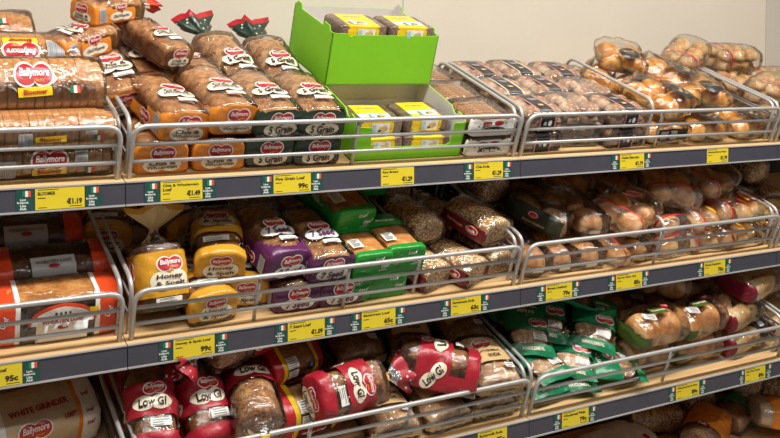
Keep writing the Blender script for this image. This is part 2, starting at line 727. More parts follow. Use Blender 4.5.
def put(key, k, X, d, h, yaw=0, pitch=0, roll=0, label='', cat='bread', group=None, s=1.0):
    i_ = COUNT[0]
    COUNT[0] += 1
    if i_ < len(ADJ):
        X, d, h = X + ADJ[i_][0] / 1000, d + ADJ[i_][1] / 1000, h + ADJ[i_][2] / 1000
    if key not in USED:
        root = PROTO[key]()
        PROTO[key + '#'] = root
        USED.add(key)
    else:
        root = copy_tree(PROTO[key + '#'])
    root.matrix_world = (frame(k) @ Matrix.Translation((X, d, h)) @ Matrix.Rotation(R(yaw), 4, 'Z') @ Matrix.Rotation(R(pitch), 4, 'X')
                         @ Matrix.Rotation(R(roll), 4, 'Y') @ Matrix.Scale(s, 4))
    root['label'] = label
    root['category'] = cat
    ROOTS.append((root, k))
    if group:
        root['group'] = group
    elif 'group' in root:
        del root['group']
    return root


# ------------------------------------------------------------------ the room and the rack
V, F = box_vf(-3.2, 3.275, WALL_Y, WALL_Y + 0.1, FLOOR_Z, 2.3)
structure(build('wall_back', V, F, ['wall_paint'], smooth=False))
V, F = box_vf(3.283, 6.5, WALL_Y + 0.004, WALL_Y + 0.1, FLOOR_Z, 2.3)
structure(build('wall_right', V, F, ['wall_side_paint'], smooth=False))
V, F = box_vf(3.275, 3.283, WALL_Y + 0.006, WALL_Y + 0.09, FLOOR_Z, 2.3)
structure(build('trim_1', V, F, ['seam_dark'], smooth=False))
V, F = box_vf(1.2052, 1.2082, WALL_Y - 0.0006, WALL_Y + 0.01, FLOOR_Z, 2.3)
structure(build('trim_2', V, F, ['seam_dark'], smooth=False))
V, F = box_vf(-4, 7, -5, WALL_Y + 0.1, FLOOR_Z - 0.05, FLOOR_Z)
structure(build('floor', V, F, ['floor_tile'], smooth=False))

LEVEL = ['top', 'second', 'third', 'lowest']
BAYN = ['bloomer bay', 'sliced loaf bay', 'bun bay', 'bay past the buns']
# rack back panels and legs, one frame for each bay
for bi, (x0, x1) in enumerate(BAYS):
    rk = empty('rack_frame', 'steel rack frame coloured dark as shade behind the shelves of the ' + BAYN[bi], 'rack')
    rk.location = ((x0 + x1) / 2, 0, FLOOR_Z)
    w2 = (x1 - x0) / 2 - 0.003
    boxo('back_panel', -w2, w2, 0.615, 0.635, 0.12, 1.60, 'rack_back', rk)
    boxo('base_plinth', -w2, w2, -0.10, 0.63, 0.0, 0.12, 'rack_back', rk)
    boxo('post', -w2, -w2 + 0.03, 0.585, 0.615, 0.0, 1.60, 'rack_back', rk)

for k in range(3):
    for bi, (x0, x1) in enumerate(BAYS):
        sh = empty('shelf', 'tilted wooden shelf with slate price rail, %s level of the %s' % (LEVEL[k], BAYN[bi]), 'shelf')
        sh.matrix_world = frame(k) @ Matrix.Translation(((x0 + x1) / 2, 0, 0))
        w2 = (x1 - x0) / 2 - 0.0012
        boxo('board', -w2, w2, 0.002, DEPTH if k == 0 else DEPTH - 0.03, -0.018, 0.0, 'wood', sh)
        # price rail hangs vertically from the board's front edge
        c, s = math.cos(TILT), math.sin(TILT)

        def vloc(y, z):
            return (y * c + z * s, -y * s + z * c)
        V, F = box_vf(-w2, w2, -0.004, 0.002, -0.0565, -0.002)
        V = [(v[0],) + vloc(v[1], v[2]) for v in V]
        ra = build('price_rail', V, F, ['rail_slate'], sh, smooth=False)
        for nm, ya, yb, za, zb in (('lip', -0.0065, 0.006, -0.0022, 0.0012), ('lip', -0.0075, 0.004, -0.061, -0.0565)):
            V, F = box_vf(-w2, w2, ya, yb, za, zb)
            V = [(v[0],) + vloc(v[1], v[2]) for v in V]
            build(nm, V, F, ['rail_lip'], ra, smooth=False)
        boxo('bracket', -w2, -w2 + 0.02, 0.02, DEPTH - 0.04, -0.05, -0.018, 'rack_back', sh)

# base deck of the rack
for bi, (x0, x1) in enumerate(BAYS):
    sh = empty('shelf', 'base deck under the third level of the %s' % BAYN[bi], 'shelf')
    sh.matrix_world = frame(3) @ Matrix.Translation(((x0 + x1) / 2, 0, 0))
    w2 = (x1 - x0) / 2 - 0.0012
    boxo('board', -w2, w2, 0.0, 0.60, -0.018, 0.0, 'wood', sh)
    boxo('price_rail', -w2, w2, -0.006, 0.0, -0.06, 0.0, 'rail_slate', sh)


def basket(k, x0, x1, uprights, dividers, label):
    b = empty('wire_basket', label, 'wire basket')
    b.matrix_world = frame(k) @ Matrix.Translation(((x0 + x1) / 2, 0.02, 0.0))
    w2 = (x1 - x0) / 2 - 0.015
    mx = (x0 + x1) / 2
    e = 0.0
    tube('front_loop', fillet([(-w2, 0, e), (-w2, -0.002, 0.144), (w2, -0.002, 0.144), (w2, 0, e)], 0.04, 6), 0.0068, 'steel', b, 10)
    for z in (0.094, 0.046):
        tube('rail', [(-w2, 0, z), (w2, 0, z)], 0.0054, 'steel', b, 8)
    for u in uprights:
        tube('upright', [(u - mx, 0.009, e), (u - mx, 0.007, 0.143)], 0.0055, 'steel', b, 8)
    for x, hh in [(-w2 - 0.001, 0.15), (w2 + 0.001, 0.15)] + [(u - mx, 0.168 if k == 0 else 0.15) for u in dividers]:
        dv = tube('divider', fillet([(x, 0.03, e), (x, 0.026, hh), (x, 0.515, hh), (x, 0.515, e)], 0.05, 6), 0.006, 'steel', b, 10)
        for z in (0.1, 0.05):
            tube('side_rail', [(x, 0.03, z), (x, 0.50, z)], 0.0042, 'zinc', dv, 6)
    return b


basket(0, -1.25, 0, [-0.6], [], 'steel wire basket holding the sliced bloomers on the top shelf')
basket(0, 0, 1.25, [0.657], [], 'steel wire basket in front of the green cartons on the top shelf')
basket(0, 1.25, 2.5, [1.868], [1.835], 'steel wire basket holding clamshells and glazed buns on the top shelf')
basket(0, 2.5, 3.75, [3.1], [], 'steel wire basket holding seeded roll bags past the glazed buns')
basket(1, -1.25, 0, [-0.6], [], 'steel wire basket holding the orange-ended dark loaves')
basket(1, 0, 1.25, [0.352, 0.625], [0.875], 'steel wire basket holding yellow, purple and green loaves')
basket(1, 1.25, 2.5, [1.868], [1.9], 'steel wire basket holding burger bun bags under the glazed buns')
basket(1, 2.5, 3.75, [3.1], [], 'steel wire basket with amber bags past the burger buns')
basket(2, -1.25, 0, [-0.6], [], 'steel wire basket holding kraft-wrapped white loaves')
basket(2, 0, 1.25, [0.48, 0.8], [], 'steel wire basket holding red bagged loaves and soda bread')
basket(2, 1.25, 2.5, [1.868], [], 'steel wire basket holding the dark green pitta bags')
basket(2, 2.5, 3.75, [3.1], [], 'steel wire basket past the maroon roll bags')


# price labels and green tags in the rails
def flat_text(name, s, x, z, w_, mat, parent, y=-0.0014, hmax=None, bold=0.02, left=False):
    V, F = d_text(s, w_, 0.0, bold, hmax)
    if left:
        mn = min(v[0] for v in V)
        V = [(a - mn, b) for a, b in V]
    return build(name, [(a + x, y, b + z) for a, b in V], F, [mat], parent, smooth=False)


def price_label(k, xa, xb, title, price, what):
    cx_, w_ = (xa + xb) / 2, xb - xa
    yy = SY[k] - 0.0045
    o = boxo('price_label', -w_ / 2, w_ / 2, -0.001, 0.0, -0.026, 0.026, 'label_yellow')
    o.location = (cx_, yy, SZ[k] - 0.029)
    o['label'] = 'yellow price label reading %s %s in the slate rail' % (title.replace('\n', ' '), price)
    o['category'] = 'price label'
    x0 = -w_ / 2 + 0.006
    boxo('small_print', x0, x0 + w_ * 0.42, -0.0013, -0.001, 0.0212, 0.0226, 'label_ink', o)
    lines = title.split('\n')
    for i, t in enumerate(lines):
        flat_text('lettering', t, x0, 0.0130 - 0.0095 * i, min(w_ * 0.85, 0.0058 * len(t)), 'label_ink', o, hmax=0.0085, bold=0.03, left=True)
    boxo('small_print', x0, x0 + 0.018, -0.0013, -0.001, 0.0105 - 0.0095 * len(lines), 0.0125 - 0.0095 * len(lines), 'label_ink', o)
    boxo('small_print', x0, x0 + 0.02, -0.0013, -0.001, -0.022, -0.0205, 'label_ink', o)
    boxo('small_print', w_ / 2 - 0.036, w_ / 2 - 0.006, -0.0013, -0.001, -0.022, -0.0205, 'label_ink', o)
    flat_text('price', price, w_ / 2 - 0.024, -0.009, min(0.036, 0.0085 * len(price) + 0.004), 'label_ink', o, hmax=0.015, bold=0.05)
    return o


def tag(k, xa, xb, what, side):
    cx_, w_ = (xa + xb) / 2, xb - xa
    o = boxo('shelf_tag', -w_ / 2, w_ / 2, -0.001, 0.0, -0.026, 0.026, 'tag_green')
    o.location = (cx_, SY[k] - 0.0045, SZ[k] - 0.029)
    o['label'] = 'green flag tag by the %s label, %s' % (what, side)
    o['category'] = 'shelf tag'
    o['group'] = 'green tags beside the %s price label' % what
    fw_ = min(0.019, w_ * 0.62)
    for i, m in enumerate(('flag_green', 'tag_white', 'flag_orange')):
        boxo('flag_band', w_ * 0.08 - fw_ / 2 + fw_ / 3 * i, w_ * 0.08 - fw_ / 2 + fw_ / 3 * (i + 1), -0.0014, -0.001, 0.0075, 0.0215, m, o)
    for i, t in enumerate(('Love', 'Ireland,', 'Like', 'Aldi.')):
        flat_text('lettering', t, -w_ * 0.12, 0.001 - 0.0073 * i, min(0.0033 * len(t), w_ * 0.8), 'tag_white', o, hmax=0.006, bold=0.03, left=False)
    return o


PRICES = (
        (0, -0.215, -0.100, 'BLOOMER', '\u20ac1.19', (-0.258, -0.217), (-0.097, -0.060)),
        (0, 0.089, 0.200, 'Chia & Wholegrain\nLoaf', '\u20ac1.49', (0.048, 0.087), (0.202, 0.236)),
        (0, 0.401, 0.513, 'Five Grain Loaf', '99c', (0.366, 0.399), (0.515, 0.550)),
        (0, 0.738, 0.851, 'Rye Bread', '\u20ac1.29', None, None),
        (0, 1.069, 1.180, 'Chia Soda', '\u20ac1.29', (1.032, 1.067), (1.182, 1.216)),
        (0, 1.679, 1.792, 'Oatie Biscuits', '\u20ac1.79', (1.640, 1.677), (1.794, 1.828)),
        (0, 2.108, 2.221, 'Brioche Burger Buns', '\u20ac1.79', None, None),
        (1, -0.360, -0.250, 'Wheaten Loaf', '95c', None, (-0.248, -0.210)),
        (1, 0.118, 0.229, 'Honey & Spelt Loaf', '99c', (0.080, 0.116), (0.234, 0.268)),
        (1, 0.440, 0.553, '7 Seed Loaf', '\u20ac1.09', (0.403, 0.438), (0.555, 0.588)),
        (1, 0.672, 0.785, 'Multigrain Loaf', '65c', (0.637, 0.670), (0.787, 0.821)),
        (1, 0.982, 1.094, 'Farmhouse Soda', '63c', (0.947, 0.980), (1.096, 1.130)),
        (1, 1.354, 1.465, 'Brown Unsliced', '79c', (1.319, 1.352), (1.467, 1.500)),
        (1, 1.662, 1.784, 'Burger Buns 4pk', '85c', (1.628, 1.660), (1.786, 1.818)),
        (1, 2.096, 2.208, 'Brown Sandwich', '75c', (2.062, 2.094), (2.210, 2.246)),
        (2, 1.050, 1.161, 'Buttermilk Soda', '75c', None, None),
        (2, 1.384, 1.498, 'Wholemeal Pittas', '79c', (1.350, 1.382), (1.500, 1.534)),
        (2, 1.905, 2.022, 'Wholemeal Burger Buns', '89c', (1.872, 1.903), (2.026, 2.060)),
        (2, 2.267, 2.380, 'Hot Dog Rolls', '89c', (2.236, 2.265), (2.386, 2.420)))
SHORT = [q[3].replace('\n', ' ').replace(' Loaf', '') for q in PRICES]
for qi, (k, xa, xb, title, price, t1, t2) in enumerate(PRICES):
    what = SHORT[qi]
    prv = 'on its %s side' % SHORT[qi - 1] if qi and PRICES[qi - 1][0] == k else 'away from %s' % SHORT[qi + 1]
    nxt = 'on its %s side' % SHORT[qi + 1] if qi + 1 < len(PRICES) and PRICES[qi + 1][0] == k else 'away from %s' % SHORT[qi - 1]
    price_label(k, xa, xb, title, price, what)
    for t, sd in ((t1, prv), (t2, nxt)):
        if t:
            tag(k, t[0], t[1], what, sd)
# ------------------------------------------------------------------ products
bread('p_red_print', 'A42230', 'A42230', 'A82632', seeds=('E6D6D2', 55, 0.24), bump=0.2)
bread('p_forest_print', '24382A', '24382A', '2A4030', seeds=('C9D0C4', 55, 0.2), bump=0.2)
gloss('p_red_print', 0.3, 0.3)
gloss('p_forest_print', 0.3, 0.3)


def T(n, face, org, layers, rot=0.0):
    return (n, face, org, layers, rot)


def bally_on(face, org, w_=0.07, rot=0.0):
    return T('logo', face, org, L_bally(w_), rot)


# sliced bloomer lying along the shelf, clear bag
def p_bloomer(seed, name='sliced_bloomer'):
    return loaf(name, L=0.36, W=0.135, H=0.084, seed=seed, cross=True, slices=17, ntp=2.2, dome=0.0, cap=0.03, crumple=0.004,
                slice_mat='b_bloomer', decals=[
                    bally_on('fronttop', (0.01, 0.0, 0.09), 0.085),
                    T('name_patch', 'fronttop', (0.01, -0.033, 0.072), [(d_rect(0.08, 0.022), 'p_yellow'), (d_text('Bloomer', 0.056, 0, 0.03), 'p_crimson')], 0.05),
                    T('flag_print', 'fronttop', (0.105, -0.03, 0.075), L_flag(0.024)),
                    T('barcode', 'front', (0.115, 0, 0.03), L_bars(0.036, 0.034, False)),
                    T('barcode', 'front', (-0.075, 0, 0.03), L_bars(0.035, 0.04))])


def p_bloomer_front(seed, zl, zp, logo=True, xl=0.03):
    dec = [T('name_patch', 'front', (xl, 0, zp), [(d_rect(0.08, 0.018), 'p_yellow'), (d_text('Bloomer', 0.056, 0, 0.03), 'p_crimson')], 0.02),
           T('flag_print', 'front', (0.125, 0, zp), L_flag(0.022)), T('barcode', 'front', (0.105, 0, 0.06), L_bars(0.03, 0.03, False)), T('barcode', 'front', (-0.065, 0, 0.03), L_bars(0.035, 0.045))]
    if logo:
        dec.append(bally_on('front', (xl, 0, zl), 0.08))
    return loaf('sliced_bloomer', L=0.36, W=0.135, H=0.084, seed=seed, cross=True, slices=17, ntp=2.2, dome=0.0, cap=0.03, crumple=0.004, decals=dec)


reg_proto('bloomer_low', lambda: p_bloomer_front(3, 0.05, 0.022))
reg_proto('bloomer_mid', lambda: p_bloomer_front(6, 0.075, 0.035, False, 0.0))
reg_proto('bloomer', lambda: p_bloomer(1))
reg_proto('bloomer2', lambda: p_bloomer(5))


def p_bloomer_stripe():
    return loaf('sliced_bloomer', L=0.36, W=0.135, H=0.084, seed=9, cross=True, slices=17, ntp=2.2, dome=0.0, cap=0.03, crumple=0.004,
                decals=[bally_on('fronttop', (0.03, -0.04, 0.07), 0.085, math.pi),
                        T('name_patch', 'fronttop', (0.03, -0.015, 0.085), [(d_rect(0.085, 0.02), 'p_yellow'), (d_text('Bloomer', 0.056, 0, 0.03), 'p_crimson')], math.pi),
                        T('barcode', 'fronttop', (0.115, -0.035, 0.07), L_bars(0.042, 0.06))])


reg_proto('bloomer3', p_bloomer_stripe)


def sliced_pan(name, seed, colr, lines, ink, skin, side_z=0.045, front_y=0.018, tail=None, clip=None, extra=(), H=0.084, L=0.25, top_w=0.105,
               banner='p_cream', front_low=None, barcode=True, clear='film', W=0.133):
    def reg(x, y, z):
        if front_low is not None and y < 0.06 and z < front_low:
            return 0
        if y < front_y and z < H * 0.94:
            return 1
        if z < side_z + 0.03 * max(0, 1 - y / 0.12) and y < L * 0.8:
            return 1
        return 0
    dec = [bally_on('front', (0.0, 0, H * 0.72), 0.062),
           T('banner', 'front', (0, 0, H * 0.32), L_banner(lines, 0.10, 0.036, ink, banner)),
           T('banner', 'top', (0, -0.035, 0), L_banner(lines, top_w, 0.042, ink, banner)),
           bally_on('top', (0.005, 0.002, 0), 0.062),
           T('info_panel', 'top', (0.015, -L / 2 + 0.055, 0), L_info(0.055, 0.018, seed))]
    if barcode:
        dec.append(T('barcode', 'left', (0, -L / 2 + 0.03, H * 0.45), L_bars(0.03, 0.05, False)))
        dec.append(bally_on('left', (0, -0.03, H * 0.35), 0.055))
    return loaf(name, L=L, W=W, H=H, seed=seed, skin=skin, regions=reg, mats=(clear, colr), decals=dec + list(extra), tail=tail, clip=clip, crumple=0.0055, cap=0.014, nb=7, ntp=3.6, dome=0.009)


reg_proto('chia', lambda: sliced_pan('chia_loaf', 2, 'p_orange', ['Chia &', 'Wholegrain'], 'p_brown', 'b_brown'))
reg_proto('chia2', lambda: sliced_pan('chia_loaf', 7, 'p_orange', ['Chia &', 'Wholegrain'], 'p_brown', 'b_brown',
                                      tail=(('film', 'p_orange_red', 'p_red'), (0, 0, 0, 1, 2, 1), 0.12, 0.05), clip='p_yellow'))
reg_proto('chia3', lambda: sliced_pan('chia_loaf', 13, 'p_orange', ['Chia &', 'Wholegrain'], 'p_brown', 'b_brown', front_y=0.06, side_z=0.055, extra=[T('banner', 'right', (0, 0.0, 0.03), L_banner(['Chia & Wholegrain'], 0.11, 0.034)), T('barcode', 'right', (0, -0.092, 0.04), L_bars(0.035, 0.055, True)),
                                                                    bally_on('right', (0, 0.0, 0.062), 0.05)],
                                      tail=(('film', 'p_orange_red', 'p_red'), (0, 0, 0, 0, 1, 2), 0.11, 0.06), clip='p_yellow'))
reg_proto('chia_clear', lambda: sliced_pan('chia_loaf', 17, 'p_orange', ['Chia &', 'Wholegrain'], 'p_brown', 'b_brown', front_y=-1, side_z=-1, barcode=False,
                                           tail=(('film', 'p_orange_red', 'p_red'), (0, 0, 0, 0, 1, 2), 0.11, 0.06), clip='p_yellow'))
reg_proto('grain', lambda: sliced_pan('five_grain_loaf', 4, 'p_forest', ['5 Grain'], 'p_brown', 'b_grain', front_low=0.014))
reg_proto('grain2', lambda: sliced_pan('five_grain_loaf', 11, 'p_forest', ['5 Grain'], 'p_brown', 'b_grain',
                                       tail=(('film', 'p_forest_print', 'p_red'), (0, 0, 1, 1, 1, 2), 0.15, 0.06)))
reg_proto('seven', lambda: sliced_pan('seven_seed_loaf', 3, 'p_purple', ['7 Seed'], 'p_purple', 'b_grain', side_z=0.05, front_y=0.02, banner='p_white'))
reg_proto('seven2', lambda: sliced_pan('seven_seed_loaf', 8, 'p_purple', ['7 Seed'], 'p_purple', 'b_grain', side_z=0.07, front_y=0.022, banner='p_white',
                                       tail=(('film', 'film_purple'), (0, 0, 0, 1, 0, 1), 0.1, 0.045)))


def honey(seed, tail=False):
    L = 0.22

    def reg(x, y, z):
        if y < 0.03 and z > 0.016:
            return 1
        if 0.085 < y < 0.16:
            return 1
        if z < 0.03:
            return 0
        return 0
    dec = [bally_on('front', (0, 0, 0.068), 0.055), T('banner', 'front', (0, 0, 0.036), L_banner(['Honey', '& Spelt'], 0.095, 0.042)),
           T('banner', 'top', (0, 0.022, 0), L_banner(['Honey', '& Spelt'], 0.1, 0.05)), bally_on('top', (0.0, 0.052, 0), 0.06),
           T('info_panel', 'top', (-0.01, -0.055, 0), L_info(0.07, 0.02, seed)), T('flag_print', 'top', (0.045, -0.055, 0), L_flag(0.016))]
    return loaf('honey_spelt_loaf', L=L, W=0.13, H=0.088, seed=seed, skin='b_brown', regions=reg, mats=('film', 'p_honey'), cap=0.014, nb=6, ntp=3.4, dome=0.008, decals=dec,
                tail=(('film', 'film_milk', 'p_honey'), (0, 0, 0, 1, 1, 2), 0.13, 0.06) if tail else None, crumple=0.0045)


reg_proto('honey', lambda: honey(3))


def honey_stand():
    L = 0.17

    def reg(x, y, z):
        return 1 if 0.035 < y < 0.15 else 0
    dec = [bally_on('top', (0.01, 0.028, 0), 0.066), T('banner', 'top', (0.005, -0.015, 0), L_banner(['Honey', '& Spelt'], 0.1, 0.05)),
           bally_on('left', (0, 0.02, 0.07), 0.05), T('info_panel', 'top', (0.0, -0.068, 0), L_info(0.07, 0.02, 3))]
    return loaf('honey_spelt_loaf', L=L, W=0.135, H=0.112, seed=6, skin='b_brown', regions=reg, mats=('film', 'p_honey'), decals=dec,
                tail=(('film', 'film_milk', 'p_pale_yellow', 'p_honey'), (0, 0, 2, 2, 2, 3), 0.115, 0.066), crumple=0.005)


reg_proto('honey_stand', honey_stand)


# green waxed multigrain loaf
def multi(seed):
    L, H = 0.23, 0.09

    def reg(x, y, z):
        if 0.02 < y < 0.15 and z > 0.08:
            return 0
        return 1
    sp = []
    rnd = random.Random(seed)
    for f, rx, rz in (('front', 0.05, 0.075), ('left', 0.09, 0.075)):
        for i in range(6):
            w_ = rnd.choice((0.02, 0.028, 0.036))
            sp.append(T('lettering', f, (rnd.uniform(-rx, rx) if f == 'front' else 0, 0 if f == 'front' else rnd.uniform(-rx, rx), rnd.uniform(0.015, rz)),
                        [(d_text(rnd.choice(('multigrain', 'loaf')), w_, 0.2, 0.0), 'p_white')], rnd.uniform(-0.1, 0.1)))
    return loaf('multigrain_loaf', L=L, W=0.14, H=H, seed=seed, skin='b_toast', regions=reg, mats=('film', 'p_green'), cap=0.014, nb=7, ntp=6, dome=0.002,
                crumple=0.0025, decals=sp + [T('info_panel', 'top', (-0.04, -0.045, 0), L_info(0.04, 0.05, seed)),
                                             T('lettering', 'top', (0.0, 0.06, 0), [(d_text('Multigrain', 0.07, 0.15, 0.02), 'p_white')])])


reg_proto('multi', lambda: multi(2))


# flat packet of chia soda slices
def chiasoda(seed):
    def reg(x, y, z):
        if y < 0.012 and z < 0.056:
            return 1
        if z < 0.018:
            return 1
        return 0
    rnd = random.Random(seed)
    dots = []
    for i in range(9):
        dots.append((shift(d_ellipse(0.008, 0.005, 8), rnd.uniform(-0.075, 0.075), rnd.uniform(-0.018, 0.018)), rnd.choice(('p_moss', 'p_olive_dark'))))
    root = loaf('chia_soda_pack', L=0.155, W=0.165, H=0.064, seed=seed, inner=False, regions=reg, mats=('film', 'p_white'), cap=0.012, nb=6, ntp=4, dome=0.004,
                crumple=0.004, decals=[T('leaf_print', 'front', (0, 0, 0.033), dots),
                                       T('logo', 'front', (-0.005, 0, 0.043), [(shift(d_ellipse(0.035, 0.016), -0.022, 0), 'p_red'), (shift(d_ellipse(0.035, 0.016), 0.022, 0.002), 'p_red'),
                                                                               (shift(d_text('Chia', 0.02, 0.1, 0.03), -0.022, 0), 'p_white')]),
                                       T('banner', 'front', (0.002, 0, 0.024), [(d_ellipse(0.085, 0.018), 'p_olive_dark'), (d_text('Chia Soda', 0.062, 0, 0.02), 'p_white')])])
    Vs, Fs, _ = body(0.017, 0.15, 0.056, seed, 0.0, 0.0012, nu=18, nv=2, nb=5, ntp=4, cap=0.003)
    first = None
    for i in range(7):
        if first is None:
            o = first = build('bread_slice', Vs, Fs, ['b_grain'], root)
        else:
            o = first.copy()
            col.objects.link(o)
            o.parent = root
        o.location = (0, (i - 3) * 0.0195, 0.003)
        o.rotation_euler = (0.04 * math.sin(i * 1.7), 0, 0.02 * math.cos(i * 2.2))
    return root


reg_proto('chiasoda', lambda: chiasoda(4))


def rough_vf(V, amp, f, seed):
    return [tuple(Vector(v) + Vector(v).normalized() * (amp * (fbm(v, f, seed) + 0.5 * crease(v, f * 1.5, seed))) if Vector(v).length > 1e-6 else v) for v in V]


def bun_vf(rx, ry, rz, nu=16, nr=7, bottom=0.35):
    V, F = [(0, 0, -rz * bottom)], []
    for j in range(1, nr):
        t = j / nr
        a = -math.pi / 2 + math.pi * t
        z = math.sin(a)
        r = abs(math.cos(a)) ** 0.7
        z = z * rz if z > 0 else z * rz * bottom
        for i in range(nu):
            b = 2 * math.pi * i / nu
            V.append((math.cos(b) * rx * r, math.sin(b) * ry * r, z))
    V.append((0, 0, rz))
    for i in range(nu):
        F.append((0, 1 + (i + 1) % nu, 1 + i))
    for j in range(nr - 2):
        for i in range(nu):
            F.append((1 + j * nu + i, 1 + j * nu + (i + 1) % nu, 1 + (j + 1) * nu + (i + 1) % nu, 1 + (j + 1) * nu + i))
    top = len(V) - 1
    b = 1 + (nr - 2) * nu
    for i in range(nu):
        F.append((b + i, b + (i + 1) % nu, top))
    fm = [1 if sum(V[i][2] for i in f) / len(f) < rz * 0.12 else 0 for f in F]
    return V, F, fm


def bunbag(name, L, W, H, spots, bun, bun_mats, seed, regions=None, mats=('film',), decals=(), tail=None, clip=None, crumple=0.006, cap=0.035, bun_name='bun', freq=18.0,
           inflate=0.002, ntp=2.6, nb=3.2, tone=0):
    root = loaf(name, L=L, W=W, H=H, seed=seed, inner=False, regions=regions, mats=mats, decals=decals, tail=tail, clip=clip, crumple=crumple, cap=cap, nb=nb, ntp=ntp,
                dome=0.0, freq=freq, inflate=inflate)
    V, F, fm = bun_vf(*bun)
    V = rough_vf(V, 0.0015 if bun_name == 'bun' else 0.004, 30, seed)
    first = None
    for i, s in enumerate(spots):
        if first is None:
            o = first = build(bun_name, V, F, list(bun_mats), root, fm)
        else:
            o = first.copy()
            col.objects.link(o)
            o.parent = root
        o.location = s[:3]
        o.rotation_euler = (s[3] if len(s) > 3 else 0.05 * math.sin(i * 3 + seed), s[4] if len(s) > 4 else 0.05 * math.cos(i * 2 + seed), i * 0.7)
    return root


# glazed brioche buns, clear bag with a charcoal oval label
def brioche(seed):
    sp = [(sx * 0.052, sy * 0.054, 0.018) for sx in (-1, 1) for sy in (-1, 1)]
    lab = [(d_ellipse(0.1, 0.075), 'p_charcoal'), (shift(d_text('BRIOCHE', 0.055, 0, 0.02), 0, 0.008), 'p_kraft'), (shift(d_text('BURGER BUNS', 0.05, 0, 0.0), 0, -0.008), 'p_kraft')]
    return bunbag('brioche_bun_bag', 0.225, 0.215, 0.085, sp, (0.055, 0.056, 0.052), ('b_golden', 'b_crumb'), seed, crumple=0.009, ntp=2.2,
                  decals=[T('label_print', 'fronttop', (0.015, -0.055, 0.07), lab, 0.3)], mats=('film',))


def brioche_front(seed):
    sp = [(sx * 0.052, sy * 0.054, 0.018) for sx in (-1, 1) for sy in (-1, 1)]
    lab = [(d_rect(0.15, 0.045, 10, 4), 'p_charcoal'), (shift(d_rect(0.035, 0.032), -0.045, 0), 'p_silver'), (shift(d_rect(0.035, 0.032), 0.0, 0), 'p_silver'),
           (shift(d_text('BRIOCHE', 0.035, 0, 0.02), 0.046, 0), 'p_kraft')]
    return bunbag('brioche_bun_bag', 0.225, 0.215, 0.085, sp, (0.055, 0.056, 0.052), ('b_golden', 'b_crumb'), seed, crumple=0.008, ntp=2.2,
                  decals=[T('label_print', 'front', (0, 0, 0.045), lab)])


reg_proto('brioche', lambda: brioche(2))
reg_proto('brioche2', lambda: brioche(9))
reg_proto('brioche_front', lambda: brioche_front(5))


# seeded rolls with a red stripe round the bag and a silvery end
def striped(name, seed, bun_mats, rows=3, L=0.27, W=0.165, H=0.1, bun=(0.038, 0.04, 0.036), layers=2, printed_top=False, endclear='film_hazy', nxx=2):
    sp = []
    for z in range(layers):
        for i in range(rows):
            for sx in range(nxx):
                sp.append(((sx - (nxx - 1) / 2) * (W * 0.94 / nxx), (i - (rows - 1) / 2) * (L * 0.86 / rows), 0.015 + z * H * 0.47))

    def reg(x, y, z):
        u = y / L
        if 0.14 < u < 0.175:
            return 1
        if u < 0.14:
            return 2
        if u > 0.86:
            return 0
        return 0
    dec = []
    if printed_top:
        rnd = random.Random(seed)
        dec = [T('print_panel', 'top', (0, 0.03, 0), [(shift(d_ellipse(0.05, 0.024, 10), rnd.uniform(-0.03, 0.03), rnd.uniform(-0.05, 0.05)), rnd.choice(('p_red', 'p_pink', 'p_amber'))) for _ in range(4)]
                 + [(d_text('BURGER\nBUNS', 0.06, 0.1, 0.04), 'p_crimson')], 0.3)]
    return bunbag(name, L, W, H, sp, bun, bun_mats, seed, regions=reg, mats=('film', 'p_red', endclear), crumple=0.006, decals=dec, cap=0.03)


reg_proto('sbap', lambda: striped('seeded_roll_bag', 3, ('b_seedbun', 'b_pale'), rows=3, L=0.27, H=0.1))
reg_proto('sbap2', lambda: striped('seeded_roll_bag', 8, ('b_seedbun', 'b_pale'), rows=3, L=0.27, H=0.1))
reg_proto('burger', lambda: striped('burger_bun_bag', 5, ('b_toast', 'b_crumb'), rows=2, L=0.22, W=0.2, H=0.085, bun=(0.052, 0.052, 0.042), layers=1, printed_top=True))
reg_proto('burger2', lambda: striped('burger_bun_bag', 12, ('b_toast', 'b_crumb'), rows=2, L=0.22, W=0.2, H=0.085, bun=(0.052, 0.052, 0.042), layers=1, printed_top=True))
reg_proto('finger', lambda: striped('soft_roll_bag', 6, ('b_toast', 'b_pale'), rows=3, L=0.24, W=0.17, H=0.075, bun=(0.08, 0.037, 0.045), layers=1, printed_top=True, nxx=1))
reg_proto('finger2', lambda: striped('soft_roll_bag', 15, ('b_toast', 'b_pale'), rows=3, L=0.24, W=0.17, H=0.075, bun=(0.08, 0.037, 0.045), layers=1, printed_top=True, nxx=1))


# brown unsliced soda pieces in a clear bag
def unsliced(seed, nx=1):
    sp = [(0, -0.055, 0.02), (0, 0.06, 0.02)]
    return bunbag('brown_soda_bag', 0.23, 0.13, 0.085, sp, (0.062, 0.062, 0.05), ('b_brown', 'b_soda'), seed, crumple=0.006, mats=('film',), bun_name='soda_bread',
                  decals=[T('label_print', 'front', (0, 0, 0.02), [(d_rect(0.045, 0.014, 4, 2), 'p_cream')])])


reg_proto('unsliced', lambda: unsliced(3))
reg_proto('unsliced2', lambda: unsliced(10))


